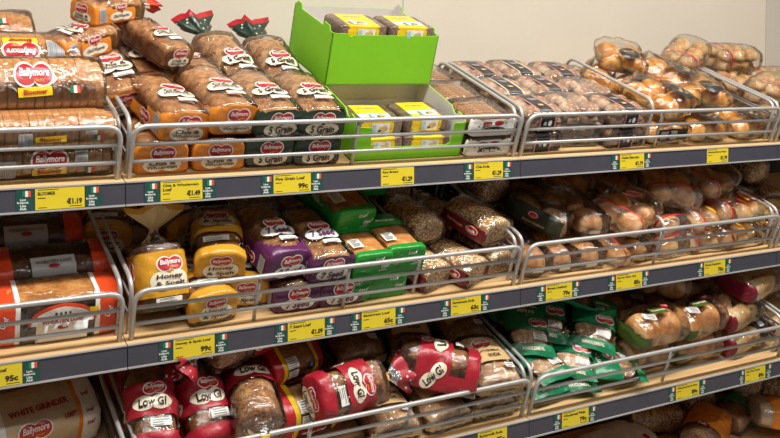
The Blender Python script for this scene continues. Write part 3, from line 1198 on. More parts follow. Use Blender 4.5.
def softround(seed):
    """two soft brown rounds with an olive end label"""
    sp = [(0, -0.06, 0.022), (0, 0.06, 0.022)]

    def reg(x, y, z):
        return 1 if x < -0.055 and z > 0.01 else 0
    return bunbag('oaten_soda_bag', 0.24, 0.135, 0.105, sp, (0.062, 0.062, 0.07), ('b_soda', 'b_oat'), seed, crumple=0.005, mats=('film', 'p_olive_dark'), regions=reg, bun_name='soda_bread',
                  decals=[T('logo', 'left', (0, 0.0, 0.07), [(d_ellipse(0.04, 0.022), 'p_white'), (d_ellipse(0.036, 0.019), 'p_red')]),
                          T('lettering', 'left', (0, -0.01, 0.04), [(d_text('Brown Unsliced', 0.095, 0.1, 0.02), 'p_kraft')])])


reg_proto('softround', lambda: softround(4))


# farmhouse soda with oat flakes, dark red left end
def farm(seed):
    def reg(x, y, z):
        return 1 if x < -0.066 and z < 0.06 else 0
    return loaf('farmhouse_soda_loaf', L=0.19, W=0.14, H=0.082, seed=seed, skin='b_oat', regions=reg, mats=('film', 'p_dark_red'), cap=0.03, nb=4, ntp=2.4, dome=0.008, crumple=0.005,
                decals=[T('logo', 'left', (0, -0.045, 0.042), [(d_ellipse(0.05, 0.026), 'p_cream'), (d_ellipse(0.044, 0.022), 'p_red'), (d_text('Soda', 0.03, 0.1, 0.02), 'p_white')]),
                        T('lettering', 'left', (0, 0.03, 0.04), [(d_text('Farmhouse', 0.07, 0.1, 0.02), 'p_kraft')])])


reg_proto('farm', lambda: farm(3))
reg_proto('farm2', lambda: farm(9))


# orange-ended dark loaf with white paper label
def wheaten(seed):
    L = 0.295

    def reg(x, y, z):
        if y < 0.052 or y > L - 0.045:
            return 1
        if y < 0.058 or y > L - 0.052:
            return 2
        return 0
    arch = [(d_poly([(0.082 * math.cos(a), 0.05 * math.sin(a)) for a in [math.pi * i / 14 for i in range(15)]] + [(-0.03, -0.02), (0.03, -0.02)]), 'p_orange_red'),
            (shift(d_poly([(0.075 * math.cos(a), 0.045 * math.sin(a)) for a in [math.pi * i / 14 for i in range(15)]] + [(-0.062, 0.0), (-0.062, -0.052), (0.062, -0.052), (0.062, 0.0)]), 0, -0.003), 'p_white'),
            (shift(d_text('WHEATEN LOAF', 0.1, 0, 0.03, 0.014), 0, 0.006), 'p_crimson'), (shift(d_ellipse(0.03, 0.01), 0, -0.014), 'p_red'),
            (shift(d_text('. . . .', 0.04, 0, 0.1, 0.008), 0, 0.026), 'p_moss')]
    back = [(d_rect(0.13, 0.055), 'p_white'), (shift(d_text('WHEATEN LOAF', 0.1, 0, 0.02, 0.012), 0, 0.012), 'p_grey')]
    root = loaf('wheaten_loaf', L=L, W=0.125, H=0.115, seed=seed, cross=True, skin='b_rye', regions=reg, mats=('film', 'p_orange_red', 'p_white'), nb=6, ntp=5, dome=0.004, cap=0.03,
                crumple=0.004, decals=[T('paper_label', 'front', (0.01, 0, 0.06), arch), T('yellow_sticker', 'front', (0.085, 0, 0.085), [(d_rect(0.022, 0.014), 'p_yellow')]),
                                       T('lettering', 'front', (0.122, 0, 0.075), [(d_text('Loaf', 0.03, 0, 0.03), 'p_white')], 1.2),
                                       T('lettering', 'front', (-0.125, 0, 0.075), [(d_text('Loaf', 0.03, 0, 0.03), 'p_white')], 1.2)])
    V, F, c = body(L * 0.84, 0.112, 0.02, seed, 0, 0.001, nu=18, nv=6, nb=3, ntp=3, cap=0.02, cross=True)
    t = build('crust', [v + Vector((0, 0, 0.1005)) for v in V], F, ['b_rye_top'], root)
    return root


def wheaten_label(seed):
    L = 0.295

    def reg(x, y, z):
        if y < 0.052 or y > L - 0.045:
            return 1
        return 0
    lab = [(d_rect(0.11, 0.07, 8, 6), 'p_silver'), (shift(d_text('WHEATEN LOAF', 0.09, 0, 0.03), 0, 0.02), 'p_grey'), (shift(d_ellipse(0.028, 0.01), 0, 0.008), 'p_crimson')]
    return loaf('wheaten_loaf', L=L, W=0.125, H=0.115, seed=seed, cross=True, skin='b_rye', regions=reg, mats=('film', 'p_orange_red', 'p_white'), nb=6, ntp=3.5, dome=0.008, cap=0.03,
                crumple=0.004, decals=[T('paper_label', 'fronttop', (0.0, -0.03, 0.09), lab)])


reg_proto('wheaten', lambda: wheaten(4))
reg_proto('wheaten2', lambda: wheaten_label(8))


# kraft wrapped white loaf
def grinder(seed, band='p_paper_tan'):
    L = 0.30

    def reg(x, y, z):
        if y < 0.055 or y > L - 0.05:
            return 2
        if y < 0.062 or y > L - 0.056:
            return 1
        return 0
    return loaf('white_grinder_loaf', L=L, W=0.15, H=0.11, seed=seed, cross=True, inner=False, regions=reg, mats=(band, 'p_orange', 'p_white'), nb=6, ntp=3.5, dome=0.006, cap=0.028, crumple=0.004,
                decals=[T('lettering', 'fronttop', (0.0, 0.0, 0.10), [(d_text('WHITE GRINDER', 0.155, 0, 0.04), 'p_crimson')], 0.05),
                        bally_on('fronttop', (-0.02, -0.045, 0.07), 0.08, 0.05),
                        T('lettering', 'fronttop', (0.075, -0.03, 0.08), [(d_text('100%', 0.035, 0, 0.05), 'p_crimson')], 0.1)]
                + [T('print_mark', 'fronttop', (0.125, y, z), [(d_text('loaf', 0.022, 0.1, 0.03), 'p_crimson')], 0.1) for y, z in ((0.01, 0.1), (-0.03, 0.08), (-0.055, 0.06))])


reg_proto('grinder', lambda: grinder(3))
reg_proto('grinder2', lambda: grinder(7))


# low GI loaf: red bag, twisted end
def lowgi(seed, tail=True, variant=0):
    L, H = 0.24, 0.12

    def reg(x, y, z):
        if variant == 0:
            if y < 0.05 and z < 0.035:
                return 0
            if 0.045 < y < 0.085 and z > 0.06:
                return 0
            return 1 if y < 0.185 else 0
        if variant == 1:       # clear front end, red behind
            return 0 if y < 0.06 else (1 if y < 0.2 else 0)
        return 1 if 0.07 < y < 0.2 else 0
    dec = [T('banner', 'top', (0, 0.0, 0), L_banner(['Low GI'], 0.112, 0.045)), bally_on('top', (0.01, 0.042, 0), 0.062),
           T('info_panel', 'top', (0.02, -0.058, 0), L_info(0.06, 0.026, seed)), T('banner', 'left', (0, 0.01, 0.05), L_banner(['Low GI'], 0.1, 0.04), 0.9),
           bally_on('front', (0.0, 0, 0.075), 0.07), T('banner', 'front', (0, 0, 0.038), L_banner(['Low GI'], 0.1, 0.04))]
    if variant == 1:
        dec = dec[:4]
    return loaf('low_gi_loaf', L=L, W=0.14, H=H, seed=seed, skin='b_brown' if variant != 1 else 'b_oat', regions=reg, mats=('film', 'p_bag_red'), decals=dec, crumple=0.009,
                tail=(('film', 'film_milk', 'p_red_print'), (0, 0, 0, 1, 2, 2), 0.13, 0.06) if tail else None, clip='p_yellow' if tail else None)


reg_proto('lowgi', lambda: lowgi(2))
reg_proto('lowgi2', lambda: lowgi(9, True))
reg_proto('lowgi_flat', lambda: lowgi(5, False))


def lowgi_tailfront(seed):
    """gathered end with clip turned to the aisle: clear end over oat crust, red body"""
    r = loaf('low_gi_loaf', L=0.20, W=0.135, H=0.125, seed=seed, skin='b_grain', regions=lambda x, y, z: 1 if y < 0.09 else 0, mats=('film', 'p_bag_red'), crumple=0.005, cap=0.045, ntp=2.4, nb=3,
             decals=[T('banner', 'top', (0, -0.05, 0), L_banner(['Low GI'], 0.1, 0.045), math.pi), T('banner', 'left', (0, -0.05, 0.06), L_banner(['Low GI'], 0.08, 0.04))],
             tail=(('film', 'film_milk', 'p_red_print'), (0, 0, 1, 1, 2, 2), 0.13, 0.065), clip='p_yellow')
    return r


reg_proto('lowgi_tail', lambda: lowgi_tailfront(4))


# white loaf with yellow bands
def whiteloaf(seed):
    L = 0.20

    def reg(x, y, z):
        if y < 0.03 or y > L - 0.025:
            return 1
        if y < 0.045 or y > L - 0.042:
            return 2
        return 0
    return loaf('white_loaf', L=L, W=0.13, H=0.1, seed=seed, cross=True, skin='b_toast', regions=reg, mats=('film', 'p_red', 'p_yellow'), nb=5, ntp=3.5, dome=0.006, cap=0.02, crumple=0.004,
                decals=[T('info_panel', 'fronttop', (-0.03, -0.02, 0.085), L_info(0.045, 0.035, seed)), T('info_panel', 'fronttop', (-0.03, -0.05, 0.06), L_info(0.04, 0.028, seed + 1)),
                        T('lettering', 'front', (0.0, 0, 0.03), [(d_rect(0.09, 0.026), 'p_red'), (d_text('White Loaf', 0.08, 0.1, 0.03), 'p_white')]),
                        T('sticker', 'fronttop', (0.045, -0.04, 0.07), [(d_ellipse(0.016, 0.016, 12), 'p_blue')])])


reg_proto('whiteloaf', lambda: whiteloaf(3))


# buttermilk soda with kraft label
def butter(seed, tail=True):
    lab = [(d_rect(0.125, 0.085, 10, 8), 'p_kraft'), (shift(d_text('BUTTERMILK', 0.085, 0, 0.02), 0, 0.0), 'p_brown'), (shift(d_text('SODA', 0.045, 0, 0.03), 0.01, -0.022), 'p_brown')]
    return loaf('buttermilk_soda_loaf', L=0.205, W=0.165, H=0.075, seed=seed, skin='b_soda', mats=('film', 'p_kraft'), regions=lambda x, y, z: 1 if (y < 0.012 and 0.02 < z < 0.05) else 0, cap=0.035, nb=4, ntp=2.5, dome=0.008,
                crumple=0.005, decals=[T('paper_label', 'top', (-0.005, 0.01, 0), lab, 0.0), bally_on('top', (-0.012, 0.045, 0), 0.062),
                                       T('info_panel', 'top', (0.04, -0.055, 0), L_info(0.035, 0.022, seed)),
                                       T('paper_label', 'front', (0.0, 0, 0.035), [(d_rect(0.12, 0.024, 10, 2), 'p_kraft'), (d_text('BUTTERMILK SODA', 0.09, 0, 0.02), 'p_brown')])])


reg_proto('butter', lambda: butter(2))
reg_proto('butter2', lambda: butter(8))


# flat pillow bags of pittas
def pillow_vf(W, L, H, seed, nx=16, ny=20, crumple=0.004, flange=0.06):
    V, F, cen = [], [], []
    for side in (1, -1):
        for j in range(ny + 1):
            v = -1 + 2 * j / ny
            for i in range(nx + 1):
                u = -1 + 2 * i / nx
                t = max(0, 1 - abs(u) ** 3) ** 0.6 * max(0, 1 - (abs(v) / (1 - flange)) ** 4 if abs(v) < 1 - flange else 0) ** 0.6
                x, y = u * W / 2 * (1 - 0.06 * (1 - v * v)), v * L / 2
                z = side * H / 2 * t
                p = Vector((x, y, z + H / 2))
                amp = crumple * (0.3 + t)
                p.z += amp * (0.7 * fbm(p, 20, seed) + 0.6 * crease(p, 17, seed) - 0.3) + 0.004 * math.sin(u * 4 + seed) * (abs(v) > 0.9)
                V.append(p)
    n = (nx + 1) * (ny + 1)
    for s in range(2):
        for j in range(ny):
            for i in range(nx):
                a = s * n + j * (nx + 1) + i
                f = (a, a + 1, a + nx + 2, a + nx + 1)
                F.append(f if s == 0 else f[::-1])
                cen.append(((-1 + 2 * (i + 0.5) / nx), (-1 + 2 * (j + 0.5) / ny), s))
    zmin = min(v.z for v in V)
    return [v - Vector((0, 0, zmin)) for v in V], F, cen


def pitta(seed, variant=0):
    W, L, H = 0.165, 0.235, 0.05
    root = bpy.data.objects.new('pitta_bag', None)
    col.objects.link(root)
    V, F, c = pillow_vf(W, L, H, seed)

    def reg(u, v, s):
        if variant == 0:
            return 1 if (v > -0.22 or v < -0.74) else 0
        if variant == 1:
            return 0 if s == 0 and abs(v) < 0.8 else 1
        return 1 if (v > 0.1 or (v < -0.78)) and s == 0 else (1 if s else 0)
    bag = build('bag', V, F, ['film', 'p_pitta_green'], root, [reg(*q) for q in c])
    zc = sum(v.z for v in V) / len(V)
    for j, (yy, zz) in enumerate(((-0.035, 0.0), (0.035, 0.004))):
        Vb, Fb, fmb = bun_vf(0.066, 0.06, 0.02, 16, 7, 1.0)
        build('pitta', [(v[0], v[1] + yy, v[2] + zc + zz) for v in Vb], Fb, ['b_soda', 'b_grain'], root, fmb)
    bvh = BVHTree.FromPolygons([tuple(v) for v in V], F)
    if variant != 1:
        decal('logo', bvh, 'top', (0.035, 0.005, 0), L_bally(0.062), bag, 0.1)
        decal('lettering', bvh, 'top', (0, 0.062, 0), [(shift(d_text('WHOLEMEAL', 0.1, 0, 0.03), 0, 0.014), 'p_cream'), (shift(d_text('PITTAS', 0.06, 0, 0.03), 0, -0.012), 'p_cream')], bag)
        decal('lettering', bvh, 'top', (0, -0.098, 0), [(d_text('WHOLEMEAL', 0.08, 0, 0.03), 'p_cream')], bag)
        decal('info_panel', bvh, 'top', (0.03, -0.055, 0), L_info(0.05, 0.028, seed), bag)
    return root


reg_proto('pitta', lambda: pitta(3))
reg_proto('pitta2', lambda: pitta(8))
reg_proto('pitta_back', lambda: pitta(5, 1))


# wholemeal burger buns, moss green film ends
def moss(seed, n=2):
    L, W, H = 0.235, 0.15, 0.1
    sp = [(0, -0.062, 0.02), (0, 0.052, 0.02)]

    def reg(x, y, z):
        return 1 if (y > L - 0.03 and z < 0.062) or (y > L - 0.06 and z < 0.03 + 0.012 * math.sin(x * 90)) else 0
    r = bunbag('wholemeal_bun_bag', L, W, H, sp, (0.068, 0.06, 0.072), ('b_toast', 'b_pale'), seed, regions=reg, mats=('film', 'p_moss', 'film_milk'), crumple=0.006,
               decals=[T('lettering', 'fronttop', (0, 0.0, 0.1), [(d_rect(0.06, 0.03, 6, 4), 'p_moss'), (d_text('Wholemeal', 0.05, 0, 0.02), 'p_cream')], 1.4),
                       T('logo', 'top', (0.02, -0.06, 0), [(d_rect(0.034, 0.018), 'p_red'), (d_text('Ballymore', 0.028, 0.2, 0.02), 'p_white')], 1.4),
                       T('info_panel', 'top', (-0.02, 0.06, 0), L_info(0.05, 0.03, seed), 1.2)])
    return r


reg_proto('moss', lambda: moss(3))
reg_proto('moss2', lambda: moss(11))


# hot dog rolls, maroon film end
def hotdog(seed):
    L, W, H = 0.26, 0.17, 0.085
    sp = [(-0.042, 0, 0.02), (0.042, 0, 0.02)]

    def reg(x, y, z):
        return 1 if y > L - 0.03 + 0.012 * math.sin(x * 60) and z < 0.075 else 0
    return bunbag('hot_dog_roll_bag', L, W, H, sp, (0.04, 0.115, 0.055), ('b_pale', 'b_crumb'), seed, regions=reg, mats=('film', 'p_maroon', 'film_milk'), crumple=0.006, bun_name='hot_dog_roll',
                  decals=[T('barcode', 'top', (0, -0.09, 0), L_bars(0.12, 0.03)), T('lettering', 'top', (0.0, 0.09, 0), [(d_text('Hot Dog', 0.08, 0.1, 0.02), 'p_pink')], math.pi / 2)])


reg_proto('hotdog', lambda: hotdog(4))


# clear clamshell of oat biscuits with a black sleeve
def clam(seed, sleeve='p_black', edge='p_pink', band=True):
    W, L, H = 0.182, 0.165, 0.069
    root = bpy.data.objects.new('biscuit_clamshell', None)
    col.objects.link(root)
    V, F, c = body(L, W, H, seed, 0.0, 0.0012, nu=32, nv=8, nb=8, ntp=4.2, cap=0.016, freq=9)
    build('clear_tub', V, F, ['film_stiff'], root)
    Vb, Fb, fmb = bun_vf(0.043, 0.037, 0.021, 18, 9, 0.7)
    Vb = rough_vf(Vb, 0.006, 38, seed)
    rnd = random.Random(seed)
    first = None
    for z in range(2):
        for i in (-1, 1):
            for j in (-1, 1):
                if first is None:
                    o = first = build('biscuit', Vb, Fb, ['b_biscuit', 'b_biscuit'], root, fmb)
                else:
                    o = first.copy()
                    col.objects.link(o)
                    o.parent = root
                o.location = (i * 0.043, j * 0.037, 0.018 + z * 0.030)
                o.rotation_euler = (rnd.uniform(-.12, .12), rnd.uniform(-.12, .12), rnd.uniform(0, 6))
    if not band:
        return root
    h2, l2 = H + 0.003, L / 2 + 0.0015
    prof = [(-l2, 0.0008), (-l2, h2 - 0.028), (-l2 + 0.008, h2 - 0.012), (-l2 + 0.024, h2 - 0.002), (-l2 + 0.06, h2), (l2 - 0.06, h2), (l2 - 0.024, h2 - 0.002), (l2 - 0.008, h2 - 0.012), (l2, h2 - 0.028), (l2, 0.0008)]
    xs = [-0.034, -0.029, 0.029, 0.034]
    V, F, fm = [], [], []
    for y, z in prof:
        for x in xs:
            V.append((x, y, z))
    for i in range(len(prof) - 1):
        for j in range(3):
            a = i * 4 + j
            F.append((a, a + 1, a + 5, a + 4))
            fm.append(1 if j != 1 else 0)
    sl = build('sleeve', V, F, [sleeve, edge], root, fm, smooth=False)
    bvh = BVHTree.FromPolygons(V, F)
    decal('small_print', bvh, 'top', (0, 0.022, 0), [(d_rect(0.036, 0.004), 'p_silver')], sl)
    decal('small_print', bvh, 'top', (0, 0.012, 0), [(d_rect(0.03, 0.004), 'p_silver')], sl)
    decal('badge', bvh, 'top', (0, -0.03, 0), [(d_rect(0.02, 0.012), 'p_kraft')], sl)
    decal('price_mark', bvh, 'front', (0, 0, 0.03), [(shift(d_ellipse(0.016, 0.02, 12), 0.008, 0), 'p_white'), (shift(d_rect(0.012, 0.012), -0.014, 0), 'p_silver')], sl)
    return root


reg_proto('clam', lambda: clam(3))
reg_proto('clam_plain', lambda: clam(11, band=False))
reg_proto('clam_cream', lambda: clam(7, edge='p_cream'))


# green display cartons
def panel(name, poly, to3, nrm, th, outer, inner, parent, edge='carton_green'):
    n = len(poly)
    V = [to3(a, b) for a, b in poly]
    V2 = [tuple(v[i] + nrm[i] * th for i in range(3)) for v in V]
    F = [tuple(range(n)), tuple(range(2 * n - 1, n - 1, -1))]
    fm = [0, 1]
    for i in range(n):
        j = (i + 1) % n
        F.append((j, i, n + i, n + j))
        fm.append(2)
    o = build(name, V + V2, F, [outer, inner, edge], parent, fm, smooth=False)
    bm = bmesh.new()
    bm.from_mesh(o.data)
    bmesh.ops.recalc_face_normals(bm, faces=bm.faces[:])
    bm.to_mesh(o.data)
    bm.free()
    return o


def carton(full):
    W, D, H = 0.38, 0.30, 0.155
    root = bpy.data.objects.new('display_carton', None)
    col.objects.link(root)
    g, wh = 'carton_green', 'carton_white'
    w2, d2, t = W / 2, D / 2, 0.0035
    if full:
        fp = [(-w2, 0), (w2, 0), (w2, 0.166), (w2 - 0.03, 0.164), (-w2 + 0.075, 0.162), (-w2 + 0.062, 0.156), (-w2 + 0.05, 0.166), (-w2 + 0.02, 0.166), (-w2, 0.168)]
        sp = [(-d2, 0), (d2, 0), (d2, H + 0.02), (d2 - 0.012, H + 0.024), (d2 - 0.02, H + 0.034), (d2 - 0.05, H + 0.032), (d2 - 0.058, H + 0.016), (-d2 + 0.075, 0.17), (-d2 + 0.068, 0.184), (-d2 + 0.03, 0.182), (-d2 + 0.024, 0.168), (-d2, 0.168)]
    else:
        a, b = -w2 + 0.055, w2 - 0.045
        fp = [(-w2, 0), (w2, 0), (w2, 0.112), (b + 0.004, 0.112), (b, 0.05), (b - 0.012, 0.04), (a + 0.012, 0.04), (a, 0.05), (a - 0.004, 0.104), (-w2 + 0.012, 0.108), (-w2, 0.116)]
        sp = [(-d2, 0), (d2, 0), (d2, 0.148), (d2 - 0.02, 0.15), (-d2 + 0.09, 0.136), (-d2 + 0.07, 0.12), (-d2 + 0.055, 0.118), (-d2 + 0.045, 0.132), (-d2 + 0.01, 0.126), (-d2, 0.116)]
    panel('front_panel', fp, lambda a, b: (a, -d2, b), (0, t, 0), 1, g, wh, root)
    panel('back_panel', [(-w2, 0), (w2, 0), (w2, H + (0.012 if full else -0.006)), (-w2, H + (0.012 if full else -0.006))], lambda a, b: (a, d2, b), (0, -t, 0), 1, g, wh, root)
    panel('side_panel', sp, lambda a, b: (-w2, a, b), (t, 0, 0), 1, g, wh, root)
    panel('side_panel', sp, lambda a, b: (w2, a, b), (-t, 0, 0), 1, g, wh, root)
    panel('base_panel', [(-w2, -d2), (w2, -d2), (w2, d2), (-w2, d2)], lambda a, b: (a, b, 0.0), (0, 0, t), 1, g, wh, root)
    return root


reg_proto('carton', lambda: carton(False))
reg_proto('carton_full', lambda: carton(True))


def ryepack(seed, alt=False):
    def reg(x, y, z):
        if abs(x) < 0.052:
            if y < 0.02 or z < 0.012:
                return 1
            if y < 0.055:
                return 2 if not alt else 1
            return 1
        return 0
    pic = [(d_rect(0.06, 0.034, 6, 4), 'p_white'), (shift(d_ellipse(0.03, 0.018, 12), 0.008, 0), 'p_kraft'), (shift(d_ellipse(0.018, 0.01, 10), 0.012, 0.002), 'p_orange'), (shift(d_ellipse(0.012, 0.008, 10), -0.004, -0.006), 'p_moss'),
           (shift(d_rect(0.012, 0.03), -0.024, 0), 'p_sky')]
    return loaf('rye_bread_pack', L=0.12, W=0.165, H=0.052, seed=seed, inner=False, regions=reg, mats=('b_rye_pack', 'p_yellow', 'p_white'), nb=8, ntp=8, cap=0.006, dome=0.0, crumple=0.0015, inflate=0.0, nv=12,
                bag_name='wrapped_block', decals=[T('picture', 'front', (0.01, 0, 0.024), pic), T('picture', 'top', (0.012 if not alt else -0.01, -0.035, 0), [(v, m) for v, m in pic]),
                                                  T('lettering', 'top', (0, 0.03, 0), [(d_text('RYE BREAD', 0.06, 0, 0.02), 'p_blue')])])


bread('b_rye_pack', '4A362C', '6B5548', '8C7666', scale=70)
gloss('b_rye_pack', 0.35, 0.5)
reg_proto('rye', lambda: ryepack(2))
reg_proto('rye2', lambda: ryepack(6, True))


# assorted bags at the rack's base and beyond the buns
def plainbag(name, seed, L, W, H, skin, colr, frac0, frac1, tail=None, film_='film', dec=(), ntp=2.4):
    return loaf(name, L=L, W=W, H=H, seed=seed, skin=skin, regions=lambda x, y, z: 1 if frac0 < y / L < frac1 else 0, mats=(film_, colr), crumple=0.008, cap=0.04, nb=3.5, ntp=ntp, dome=0.006, tail=tail, decals=dec, freq=17)


reg_proto('amber', lambda: plainbag('amber_roll_bag', 3, 0.2, 0.15, 0.085, 'b_toast', 'p_amber', 0.35, 0.8, tail=(('film', 'p_amber'), (0, 0, 0, 1, 1, 1), 0.1, 0.04)))
reg_proto('orange_bag', lambda: plainbag('orange_bread_bag', 5, 0.27, 0.15, 0.1, 'b_brown', 'p_orange', 0.2, 0.95, film_='film_hazy', dec=[T('logo', 'top', (0.0, -0.09, 0), [(d_ellipse(0.07, 0.03), 'p_maroon'), (d_text('Pan', 0.03, 0.1, 0.03), 'p_white')], 0.2)]))
reg_proto('clear_orange', lambda: plainbag('clear_wrap_bag', 9, 0.26, 0.16, 0.09, 'b_pale', 'p_orange', 0.65, 0.85, film_='film_milk', dec=[T('logo', 'top', (0.0, -0.06, 0), [(d_ellipse(0.05, 0.035), 'p_maroon')])]))
reg_proto('green_bag', lambda: plainbag('green_bread_bag', 4, 0.26, 0.14, 0.085, 'b_brown', 'p_pitta_green', 0.4, 0.85, film_='film_hazy', dec=[T('info_panel', 'top', (0.02, 0.07, 0), L_info(0.05, 0.02, 2))]))
reg_proto('dark_round', lambda: plainbag('round_brown_loaf', 6, 0.17, 0.17, 0.12, 'b_oat', 'p_brown', 2, 3, film_='film'))
reg_proto('white_wrap', lambda: plainbag('white_wrap_bag', 7, 0.36, 0.2, 0.06, 'b_pale', 'p_white', 0.0, 1.1, dec=[T('print_mark', 'top', (0.06, -0.1, 0), [(d_ellipse(0.03, 0.02), 'p_yellow')]), T('print_mark', 'top', (0.07, 0.13, 0), [(d_ellipse(0.03, 0.02), 'p_red')])]))
reg_proto('brown_bag', lambda: plainbag('brown_loaf_bag', 8, 0.23, 0.14, 0.1, 'b_oat', 'p_brown', 2, 3))
reg_proto('butter_bag', lambda: plainbag('oat_soda_bag', 10, 0.2, 0.14, 0.08, 'b_oat', 'p_brown', 2, 3))
reg_proto('tan_bag', lambda: plainbag('tan_bun_bag', 12, 0.2, 0.16, 0.085, 'b_seedbun', 'p_brown', 2, 3))
# small settling offsets of each item in millimetres (along shelf, depth, height), in placing order
ADJ = [(-1, -3, 0), (7, -31, 1), (-1, 15, 16), (-10, 9, 17), (1, 20, 4), (0, -1, 0), (-37, -5, 0), (0, 0, 0), (0, 0, 0), (-11, -1, 0), (11, -3, 0), 
(4, -6, -9), (12, -11, 9), (-8, 6, 0), (0, 3, 0), (-21, 4, 2), (-36, 54, 2), (-20, 3, -9), (-4, -16, -10), (2, -3, 0), (0, 0, 4), (17, 4, 0), (18, 
-1, 0), (21, 5, 1), (22, 1, 0), (3, 7, 0), (12, 19, 0), (15, 11, 11), (21, -1, 5), (0, 0, 0), (0, 0, 0), (0, 0, 0), (0, 0, 0), (0, 0, 0), (0, 0, 0), 
(0, 0, 0), (0, 0, 0), (0, 0, 0), (0, 0, 0), (0, 0, 0), (0, 0, 0), (0, 0, 0), (0, 0, 0), (0, 0, 0), (0, 0, 0), (0, 0, 0), (0, 0, 0), (0, 1, 0), (0, 1, 
0), (0, 0, 0), (0, 0, 0), (0, 0, 0), (0, 0, 0), (0, 0, 0), (0, 0, 0), (0, 0, 0), (0, 0, 0), (0, 0, 0), (0, 0, 0), (0, 0, 0), (0, 0, 0), (0, 0, 0), 
(0, 0, 0), (0, 0, 0), (0, 0, 0), (0, 0, 0), (0, 0, 0), (-16, -3, 0), (-12, 1, 0), (20, 0, 0), (-9, -19, 6), (11, -9, 17), (-34, -18, 0), (-42, 9, 0), 
(-7, 17, -12), (-6, 9, -19), (-3, 2, 2), (21, -2, 5), (4, 10, 19), (-2, 5, 21), (-5, -13, -17), (9, 9, -18), (7, -10, 18), (4, -5, -21), (13, -19, 
0), (13, 79, 0), (0, 0, 0), (0, 0, 0), (-5, 1, 0), (0, 0, 0), (0, 0, 0), (0, 0, 75), (7, 1, 0), (12, 19, 0), (-19, -2, 10), (10, 14, 3), (-37, 11, 
-5), (22, -1, 1), (22, 2, 0), (-11, 1, 15), (-16, -11, 1), (-2, 9, 1), (-15, 29, -10), (0, 0, 0), (1, -1, 0), (-21, -3, 5), (-20, 4, 0), (17, -12, 
-4), (21, 0, -6), (0, 1, 22), (-18, 2, 38), (1, 0, 0), (-22, -4, 0), (-7, 0, 0), (22, 4, 0), (4, -8, 20), (11, 2, 12), (-9, 20, 2), (5, -2, -21), 
(-12, -3, 0), (-23, -8, 14), (-3, -3, 10), (4, 8, 0), (7, 0, 0), (-21, -7, 0), (-11, 18, 5), (-10, -18, -8), (0, 0, 0), (0, 2, 25), (0, 0, 0), (-6, 
0, 0), (22, 0, 0), (15, -5, 16), (-3, 4, 0), (4, 10, -14), (11, -2, 0), (-10, -1, 0), (15, -8, -12), (11, -18, 5), (-19, -3, 11), (20, 4, 7), (-20, 
29, 4), (23, 6, -13), (0, 0, 2), (8, 14, 10), (6, 0, 0), (0, 0, 0), (3, 22, -3), (-22, -4, 0), (22, -4, 0), (-1, 22, 3), (2, 22, 0), (0, 0, 0), (0, 
0, 13), (0, 0, 0), (-22, 3, 3), (-18, 4, -12), (-11, 1, 0), (-2, 7, 40), (19, -5, 10), (30, 3, -3), (7, 19, 8), (9, 4, -20), (0, 0, -6), (0, 0, 6), 
(0, 0, 22), (-17, 0, 14), (22, 0, 0), (4, 4, 0), (4, 0, 0), (1, 0, 0), (0, 20, 9), (0, 0, 1), (16, 16, 1), (0, 9, 46), (0, 23, 2), (0, 14, 0), (7, 
43, 0), (0, 20, 10), (-14, 14, 0), (17, 13, 5), (-13, 13, 12), (10, 0, -20), (10, 19, 6), (-19, -9, 6), (5, -20, -6), (-6, -16, -14), (-22, 0, -3), 
(74, 4, -28), (-25, 1, 11), (-25, -17, 12), (-18, 24, 26), (-38, -70, 3), (-10, -2, 18), (9, 6, 19), (-17, -13, -2), (-5, -4, 0), (16, 2, 15), (5, 1, 
10), (-13, 13, 67), (26, 8, 42), (-2, 0, 0), (17, 3, 1), (22, 3, -1), (1, -2, 5), (-1, 6, 0), (0, 0, 6), (4, 0, 0), (0, 0, 0), (-9, -20, 1), (2, -20, 
0), (5, -14, 16), (-2, 22, 0), (0, 13, 18), (22, -4, -1), (-5, 21, 0), (-22, -2, 1)]
# ------------------------------------------------------------------ goods, shelf by shelf: key, level, X, depth, height above board, yaw, pitch, roll, label, category, group
BL = 'sliced bloomer in clear bag, '
put('bloomer_low', 0, -0.205, 0.115, 0.0, 0, 0, 0, BL + 'lowest of the pile, touching the front rails', 'bread')
put('bloomer_mid', 0, -0.185, 0.130, 0.078, 1, 0, 0, BL + 'squeezed under the large tilted bloomer', 'bread', s=0.9)
put('bloomer', 0, -0.215, 0.195, 0.150, 2, 42, 0, BL + 'tilted forward with red logo above yellow patch', 'bread')
put('bloomer3', 0, -0.235, 0.345, 0.165, 0, 12, 0, BL + 'with upside-down logo and wide grey barcode', 'bread')
put('bloomer2', 0, -0.345, 0.475, 0.195, 2, 8, 0, BL + 'topmost at the back against the beige wall', 'bread')
put('bloomer', 0, -0.205, 0.285, 0.0, 0, 0, 0, BL + 'hidden in the second row on the board', 'bread')
put('bloomer', 0, -0.205, 0.345, 0.085, 0, 0, 0, BL + 'supporting the one with the upside-down logo', 'bread')
put('bloomer2', 0, -0.215, 0.46, 0.0, 0, 0, 0, BL + 'in the last row on the board', 'bread')
put('bloomer', 0, -0.345, 0.49, 0.09, 0, 0, 0, BL + 'under the topmost bloomer by the wall', 'bread')

